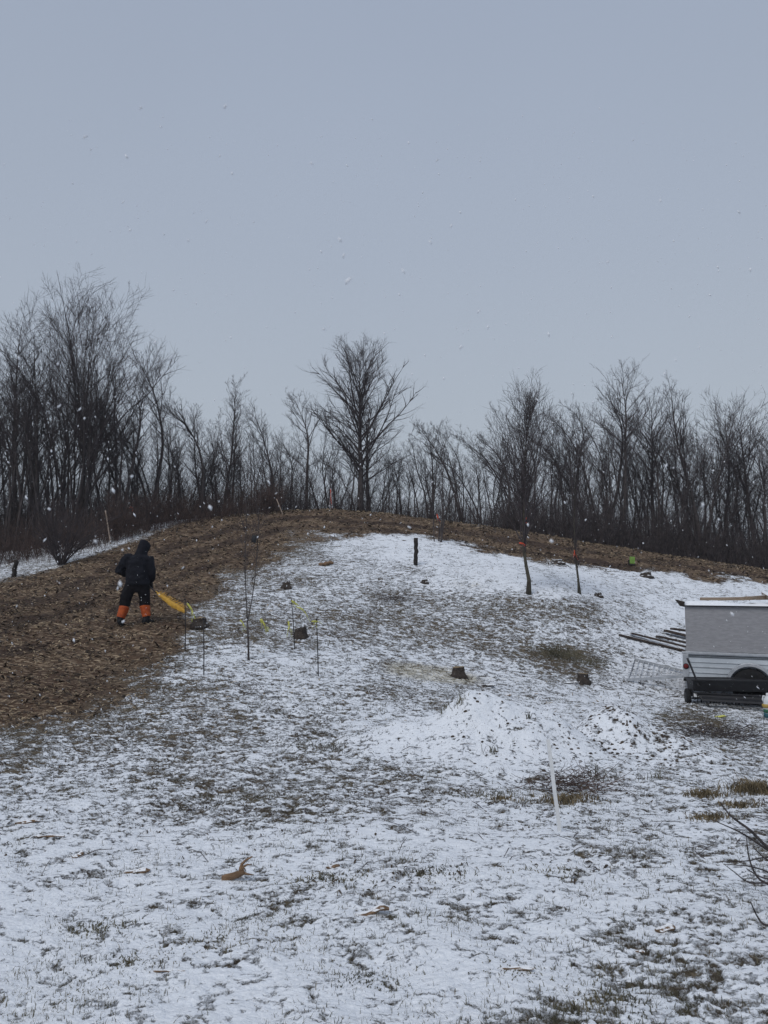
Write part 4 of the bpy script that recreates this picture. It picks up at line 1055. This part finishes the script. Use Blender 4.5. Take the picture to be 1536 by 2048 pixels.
mpart('side_plate', 'tr_dark', lambda m: m.box((-HW-.015,0,.27), (.012,.42,.22)), .004)
mpart('side_plate', 'tr_dark', lambda m: m.box((HW+.015,0,.27), (.012,.42,.22)), .004)
mpart('lever', 'tr_dark', lambda m: (m.beam((-HW+.08,-.25,.36), (-HW-.06,-.20,.80), .055, .03),), .004)
mpart('lever_grip', 'black', lambda m: m.tube([(-HW-.055,-.20,.78),(-HW-.085,-.19,.87)], [.022,.02], 10), 0, True)
mpart('drawbar', 'tr_dark', lambda m: (m.beam((0,.25,.25),(0.05,1.0,.2),.05,.05), m.beam((-.35,.25,.25),(0,.75,.22),.03,.03), m.beam((.35,.25,.25),(0,.75,.22),.03,.03)), .004)
# jug at the right frame edge
jp = P(1540, 1424, 13.1); jp.z = gz(jp.x, jp.y); kj = F/jp.y; M['jug'] = simple('white_jug', (.66,.68,.70), (.58,.60,.62), 6, .45, .05); M['teal'] = simple('teal_label', (.03,.12,.14), (.03,.09,.12), 6, .5, 0)
M['greenl'] = simple('green_label', (.04,.15,.08), (.03,.10,.06), 6, .5, 0); M['yband'] = simple('yellow_band', (.42,.30,.08), (.36,.24,.06), 6, .5, .3)
jg = thing('spray_jug', 'white jug with yellow band and green-blue label at the right frame edge', 'jug', jp)
def rj(m, prof, n=20):
    m.loft([[Vector((math.cos(2*math.pi*i/n)*r, math.sin(2*math.pi*i/n)*r, z)) for i in range(n)] for r, z in prof])
m = MB(); rj(m, [(.085,0),(.098,.01),(.10,.04),(.10,.30),(.09,.345),(.05,.38),(.04,.39)]); m.build('body', M['jug'], jg, True)
m = MB(); rj(m, [(.1025,.02),(.1025,.10)]); m.build('lower_label', M['teal'], jg, True)
m = MB(); rj(m, [(.1028,.105),(.1028,.165)]); m.build('upper_label', M['greenl'], jg, True)
m = MB(); rj(m, [(.104,.185),(.118,.20),(.12,.235),(.104,.25)]); m.build('band', M['yband'], jg, True)
m = MB(); rj(m, [(.045,.385),(.048,.39),(.045,.43),(.02,.435)]); m.build('cap', M['jug'], jg, True)
m = MB(); m.tube([(-.03,0,.37),(-.10,0,.385),(-.115,0,.33),(-.095,0,.27)], .012, 8); m.build('handle', M['jug'], jg, True)

# ------------------------------------------------------------------ bare shrub reaching in from the right
bp_ = P(1690, 1800, 4.3); bp_.z = gz(bp_.x, bp_.y)
root = thing('near_shrub', 'long bare shrub branches reaching in from the right edge close to the camera', 'shrub', bp_)
brs = [([(1690,1800),(1600,1740),(1536,1695),(1500,1660),(1462,1632),(1440,1604)], .0085, 4.3),
 ([(1690,1800),(1610,1745),(1536,1700),(1490,1670),(1460,1655),(1425,1640)], .0060, 4.4),
 ([(1690,1800),(1600,1790),(1536,1768),(1512,1750),(1498,1715),(1493,1676)], .0065, 4.2),
 ([(1690,1800),(1600,1765),(1536,1758),(1510,1748),(1493,1737)], .0050, 4.1),
 ([(1690,1800),(1610,1725),(1536,1715),(1490,1722),(1425,1724)], .0042, 4.5),
 ([(1690,1800),(1580,1770),(1536,1744),(1500,1733),(1470,1730),(1446,1728)], .0042, 4.35),
 ([(1690,1800),(1560,1770),(1500,1765),(1470,1745),(1448,1728)], .0042, 4.15),
 ([(1690,1800),(1600,1750),(1536,1720),(1515,1703),(1505,1693)], .0050, 4.25),
 ([(1690,1800),(1600,1850),(1536,1851),(1516,1835),(1501,1803)], .0065, 4.0),
 ([(1690,1800),(1640,1730),(1580,1640),(1548,1560)], .007, 4.4), ([(1690,1800),(1700,1700),(1690,1600),(1700,1500)], .009, 4.3), ([(1690,1800),(1760,1700),(1790,1600)], .008, 4.3)]
for path, r, Yb in brs:
    m = MB(); q = [P(a, b, 4.3+(Yb-4.3)*min(1, i/2))-bp_ for i, (a, b) in enumerate(path)]; q[0] = Vector((0,0,0))
    pts = []
    for i in range(len(q)-1):
        p_1 = q[max(i-1,0)]; p_2 = q[i]; p_3 = q[i+1]; p_4 = q[min(i+2,len(q)-1)]
        for s_ in range(4):
            t = s_/4; pts.append(.5*((2*p_2)+(p_3-p_1)*t+(2*p_1-5*p_2+4*p_3-p_4)*t*t+(-p_1+3*p_2-3*p_3+p_4)*t**3))
    pts.append(q[-1]); NN = len(pts)-1
    m.tube(pts, [r*(1.5-1.1*i/NN) for i in range(NN+1)], 7); m.build('branch', M['bark'], root, True)

# ------------------------------------------------------------------ loose brush pile by the mound
def brushpile(lab, px, py, w, h, n, seed, mats='twig'):
    g = random.Random(seed); p = G(px, py); p.z = mound_h(p.x, p.y, p.z); m = MB()
    for k in range(n):
        a = g.uniform(0, 6.28); c = Vector((g.gauss(0,.35)*w, g.gauss(0,.35)*w, 0))
        c.z = mound_h(p.x+c.x, p.y+c.y, gz(p.x+c.x, p.y+c.y)) -p.z if k % 4 == 0 else g.uniform(0, h*.5)
        L = g.uniform(.15, .55)*w; pts = curve(g, c, Vector((math.cos(a), math.sin(a), g.uniform(-.05, .55))), L, 4, .2)
        m.tube(pts, [.0035,.0032,.003,.0025,.0015], 3, False)
    o = m.build('brush_pile', M[mats], None, True); o.location = p
    return tag(o, lab, 'brush pile', 'tangles of cut twigs')
brushpile('tangle of thin cut twigs right behind the white stake', 1150, 1575, .55, .26, 190, 1, 'red_twig')
brushpile('dark tangle of twigs on the ground in front of the black machine', 1440, 1475, .9, .2, 190, 2, 'twig')
brushpile('small heap of dark brush at mid slope', 790, 1205, .7, .3, 120, 3, 'twig')
brushpile('flat patch of dark stems above the mounds', 1120, 1318, 1.0, .15, 160, 4, 'grassA')

# ------------------------------------------------------------------ scattered litter
def scatter_pts(n, Y0, Y1, seed, spread=1.15, power=1.0):
    r = np.random.RandomState(seed)
    u = (r.rand(n)*2-1)*.52*spread
    Y = Y0*(Y1/Y0)**(r.rand(n)**power)
    x = u*Y*1.04; z, m, s = Hfull(x, Y); return r, x, Y, z, m, s
def fix_mounds(x, y, z):
    for i in range(len(x)):
        if near_mound(x[i], y[i]): z[i] = mound_h(x[i], y[i], z[i])
    return z
def blades(name, mat, n, Y0, Y1, seed, keep, hfun, wid, lean, lab, nb=7, rad=.04, power=1.0):
    r, x, y, z, m, s = scatter_pts(n, Y0, Y1, seed, 1.15, power)
    k = keep(r.rand(n), x, y, m, s); x, y = x[k], y[k]
    nt_ = len(x); x = np.repeat(x, nb)+r.randn(nt_*nb)*rad; y = np.repeat(y, nb)+r.randn(nt_*nb)*rad
    z = Hbase(x, y); mm, ss = masks(x, y, z); z = z+relief(x, y, mm, np.hypot(x, y)); z = fix_mounds(x, y, z)-.006
    N = len(x); a = r.rand(N)*2*np.pi; h = hfun(r, N, y); l = r.rand(N)*lean*h*1.5; w = wid*(.6+.8*r.rand(N))*np.maximum(1, y/9)
    dx, dy = np.cos(a), np.sin(a); b = r.rand(N)*np.pi; wx, wy = np.cos(b)*w, np.sin(b)*w*.5
    p0 = np.stack([x-wx, y-wy, z], 1); p1 = np.stack([x+wx, y+wy, z], 1)
    mx_, my_ = x+dx*l*.4, y+dy*l*.4; hz_ = np.maximum(h-l*.5, h*.15)
    p2 = np.stack([mx_+wx*.7, my_+wy*.7, z+hz_*.6], 1); p3 = np.stack([mx_-wx*.7, my_-wy*.7, z+hz_*.6], 1)
    p4 = np.stack([x+dx*l+wx*.12, y+dy*l, z+hz_], 1); p5 = np.stack([x+dx*l-wx*.12, y+dy*l, z+hz_], 1)
    V = np.stack([p0,p1,p2,p3,p4,p5], 1).reshape(-1, 3); o = np.arange(N)[:,None]*6
    f = np.concatenate([o+np.array([[0,1,2,3]]), o+np.array([[3,2,4,5]])], 1).ravel()
    ob = link(name, mesh_np(name, V, f, 4, M[mat], True)); tag(ob, lab, kind='stuff'); return ob
def patch(x, y, sc=.8, k=3): return fbm(k, x, y, sc, 3)
blades('grass', 'grassA', 26000, 2.4, 13, 1, lambda q, x, y, m, s: (q < np.clip(1.25-s*1.15+patch(x, y)*.55, 0, 1)*(m < .5)),
       lambda r, N, y: .012+.034*r.rand(N)**1.6, .0019, 1.0, 'short dead grass poking through the thin snow', 9, .035)
blades('grass', 'straw', 4500, 2.4, 14, 2, lambda q, x, y, m, s: (q < np.clip(1.05-s*1.05+patch(x, y, .6, 4)*.6, 0, 1)*(m < .5)),
       lambda r, N, y: .015+.04*r.rand(N)**1.6, .0019, 1.3, 'straw coloured grass in the snow', 7, .03)
blades('grass', 'grassA', 9000, 10, 26, 3, lambda q, x, y, m, s: (q < np.clip(1.1-s+patch(x, y, 1.1)*.5, 0, 1)*(m < .4)),
       lambda r, N, y: .02+.05*r.rand(N), .0035, 1.4, 'grass showing on the snowy slope', 5, .06)
def tuft_at(name, spots, mat, seed, lab):
    r = np.random.RandomState(seed); X, Yv, Hh = [], [], []
    for px, py, w, h, n_ in spots:
        p = G(px, py); q = r.randn(n_, 2)*w; X += list(p.x+q[:,0]); Yv += list(p.y+q[:,1]*.6); Hh += list(h*(.4+.8*r.rand(n_)))
    x, y, h = map(np.array, (X, Yv, Hh)); z = fix_mounds(x, y, Hfull(x, y)[0])-.01; N = len(x)
    a = r.rand(N)*2*np.pi; l = h*(.2+.8*r.rand(N)); w = .0022*(1+r.rand(N)); dx, dy = np.cos(a)*l, np.sin(a)*l
    P0 = np.stack([x-w,y,z],1); P1 = np.stack([x+w,y,z],1); P2 = np.stack([x+dx*.35+w*.8,y+dy*.35,z+h*.65],1); P3 = np.stack([x+dx*.35-w*.8,y+dy*.35,z+h*.65],1); P4 = np.stack([x+dx+w*.2,y+dy,z+h*.85],1); P5 = np.stack([x+dx-w*.2,y+dy,z+h*.85],1)
    V = np.stack([P0,P1,P2,P3,P4,P5],1).reshape(-1,3); o = np.arange(N)[:,None]*6
    f = np.concatenate([o+np.array([[0,1,2,3]]), o+np.array([[3,2,4,5]])],1).ravel()
    ob = link(name, mesh_np(name, V, f, 4, M[mat], True)); tag(ob, lab, kind='stuff')
tuft_at('dry_grass', [(1520,1585,.13,.13,800),(1410,1590,.09,.07,350),(1130,1600,.12,.07,420),(1420,1638,.08,.06,250),(1480,1612,.1,.06,250),(1005,1600,.08,.05,160)], 'straw', 5, 'tufts of tan dry grass at the lower right')
tuft_at('dry_grass', [(920,1495,.04,.13,22),(985,1530,.05,.14,16),(1060,1508,.03,.12,14),(890,1490,.04,.1,14),(1255,1480,.05,.1,14),(1195,1560,.05,.2,18),(980,1480,.03,.1,8),(1310,1560,.1,.14,20)], 'grassA', 6, 'thin single stems standing out of the mounds')
tuft_at('dry_grass', [(1120,1312,.34,.08,650),(1190,1326,.2,.07,220),(990,1222,.6,.05,260),(1160,1228,.6,.05,300),(200,1850,.10,.03,240),(650,1760,.12,.035,260),(870,1760,.14,.03,260),(1110,1752,.10,.03,160),(720,1960,.10,.025,180),(1040,1945,.10,.025,180),(270,1925,.14,.025,240),(160,1990,.1,.02,160),(1200,2000,.12,.03,240),(430,1880,.12,.025,160),(640,1500,.3,.04,260),(980,1590,.2,.04,240),(450,1600,.25,.03,200)], 'grassA', 7, 'olive grass clumps in the snow')

def slivers(name, mat, n, Y0, Y1, seed, keep, Lf, Wf, lab, curl=.2, tilt=.25, flat=True, power=1.0, grow=12):
    r, x, y, z, m, s = scatter_pts(n, Y0, Y1, seed, 1.15, power)
    k = keep(r.rand(n), x, y, m, s); x, y, z = x[k], y[k], z[k]; N = len(x); z = fix_mounds(x, y, z.copy())
    a = r.rand(N)*2*np.pi; g_ = np.maximum(1, y/grow)**.6; L = Lf(r, N)*g_; w = Wf(r, N)*g_; t = r.randn(N)*tilt
    ux, uy, uz = np.cos(a)*np.cos(t), np.sin(a)*np.cos(t), np.sin(t)
    vx, vy = -np.sin(a), np.cos(a); vz = r.randn(N)*.35
    c = np.stack([x, y, z+.004+np.abs(uz)*L*.35], 1); U = np.stack([ux,uy,uz],1)*L[:,None]*.5; Vv = np.stack([vx,vy,vz],1)*w[:,None]*.5
    nrm = np.zeros((N,3)); nrm[:,2] = L*curl*r.rand(N)
    th_ = np.zeros((N,3)); th_[:,2] = np.maximum(.0015, w*.18)
    A_ = c-U; B_ = c+nrm; C_ = c+U
    V = np.stack([A_-Vv*.5, A_+Vv*.5, B_+Vv, B_-Vv, C_+Vv*.4, C_-Vv*.4, A_-Vv*.5-th_, A_+Vv*.5-th_, B_+Vv-th_, B_-Vv-th_, C_+Vv*.4-th_, C_-Vv*.4-th_],1).reshape(-1,3)
    o = np.arange(N)[:,None]*12
    f = np.concatenate([o+np.array([q]) for q in ([0,1,2,3],[3,2,4,5],[0,3,9,6],[3,5,11,9],[2,1,7,8],[4,2,8,10])],1).ravel()
    ob = link(name, mesh_np(name, V, f, 4, M[mat], False)); tag(ob, lab, kind='stuff')
slivers('wood_chips', 'chipA', 60000, 9, 38, 11, lambda q, x, y, m, s: q < np.clip(m*1.1-.05, 0, 1)*(1-.85*np.clip(rutmask(x, y, Hbase(x, y)), 0, 1))+.10*(x < -2)*(y < 18)+.02, lambda r, N: .025+.10*r.rand(N)**2.4, lambda r, N: .005+.014*r.rand(N), 'shredded wood chips covering the curved track', power=.8)
slivers('wood_chips', 'leaf', 26000, 9, 38, 12, lambda q, x, y, m, s: q < m, lambda r, N: .04+.12*r.rand(N)**2, lambda r, N: .01+.025*r.rand(N), 'dark shredded bark on the track', power=.8)
slivers('leaf_litter', 'leaf', 42000, 4.5, 32, 13, lambda q, x, y, m, s: q < np.clip(1.25-s*1.35+patch(x, y, 1.0, 2)*.5, .04, 1)*np.clip((y-4)/5, .12, 1)*(m < .8), lambda r, N: .012+.045*r.rand(N)**2, lambda r, N: .004+.014*r.rand(N)**1.5, 'dark dead leaves lying on the thin snow', .35, .35)
slivers('fallen_twigs', 'twig', 2200, 5.0, 30, 14, lambda q, x, y, m, s: q < np.clip(1.15-s, .02, 1), lambda r, N: .06+.28*r.rand(N)**2, lambda r, N: .004+.004*r.rand(N), 'fallen twigs strewn over the ground', .12, .12)
# leaf clods on the mounds
r = np.random.RandomState(77)
def clods(mx_, my_, rx, ry, n_, seed, lab):
    r = np.random.RandomState(seed); x = mx_+r.randn(n_)*rx; y = my_+r.randn(n_)*ry; z = fix_mounds(x, y, Hfull(x, y)[0]); V, f = [], []
    for i in range(n_):
        s_ = .006+.016*r.rand()**2.5; b = len(V); a0 = r.rand()*6
        for zz, rr_ in ((-.4,1.),(.35,.8),(.75,.35)):
            for j in range(5):
                a = a0+j*1.257; V.append((x[i]+math.cos(a)*s_*rr_*(.8+.5*r.rand())*1.3, y[i]+math.sin(a)*s_*rr_, z[i]+zz*s_))
        for k_ in range(2):
            for j in range(5): f += [b+k_*5+j, b+k_*5+(j+1) % 5, b+(k_+1)*5+(j+1) % 5, b+(k_+1)*5+j]
        f += [b+10, b+11, b+12, b+13]
    tag(link('soil_clods', mesh_np('soil_clods', V, f, 4, M['leaf'], False)), lab, kind='stuff')
clods(mb_c[0]+.35, mb_c[1]-.1, .6, .5, 190, 1, 'dark clods showing through snow on the large mound')
clods(m2c[0]+.15, m2c[1]-.15, .5, .4, 480, 2, 'dark clods showing through snow on the lower mound')

# ------------------------------------------------------------------ falling snow
r = np.random.RandomState(8); nfl = 6200
Yf = 1.3+15*r.rand(nfl)**1.1; xf = (r.rand(nfl)*2-1)*.62*Yf; zf = CAMZ+Yf*(-.25+.98*r.rand(nfl))
Yf[:110] = .65+.9*r.rand(110); xf[:110] = (r.rand(110)*2-1)*.6*Yf[:110]; zf[:110] = CAMZ+Yf[:110]*(-.35+1.1*r.rand(110))
hb = Hbase(xf, Yf); ok = zf > hb+.05; xf, Yf, zf = xf[ok], Yf[ok], zf[ok]; V, f = [], []
for i in range(len(xf)):
    s_ = (.0013+.0034*r.rand()**3)*min(1.0, .45+Yf[i]/10) if Yf[i] > 1.29 else .0012+.0016*r.rand(); b = len(V)
    st_ = 1+1.2*r.rand(); an_ = r.randn()*.5
    for dx, dy, dz in ((1,0,0),(0,1,0),(-1,0,0),(0,-1,0),(0,0,st_),(0,0,-st_)):
        k_ = s_*(.7+.6*r.rand()); V.append((xf[i]+dx*k_+dz*k_*an_, Yf[i]+dy*k_, zf[i]+dz*k_))
    for q in ((0,1,4),(1,2,4),(2,3,4),(3,0,4),(1,0,5),(2,1,5),(3,2,5),(0,3,5)): f += [b+k_ for k_ in q]
tag(link('falling_snow', mesh_np('falling_snow', V, f, 3, M['flake'], True)), 'snowflakes drifting in the air', kind='stuff')

# ------------------------------------------------------------------ air thick with fine snow
hm_ = bpy.data.materials.new('snowy_air'); hm_.use_nodes = True; t = hm_.node_tree; t.nodes.clear()
o_ = t.nodes.new('ShaderNodeOutputMaterial'); v_ = t.nodes.new('ShaderNodeVolumePrincipled')
v_.inputs['Color'].default_value = (.90,.93,1,1); v_.inputs['Density'].default_value = .0007; t.links.new(v_.outputs[0], o_.inputs['Volume'])
mb_ = MB(); zlo = min(v.co.z for v in gme.vertices)-1; mb_.box((0, 20, (zlo+30)/2), (1900, 1960, 30-zlo)); tag(mb_.build('haze', hm_), kind='stuff')
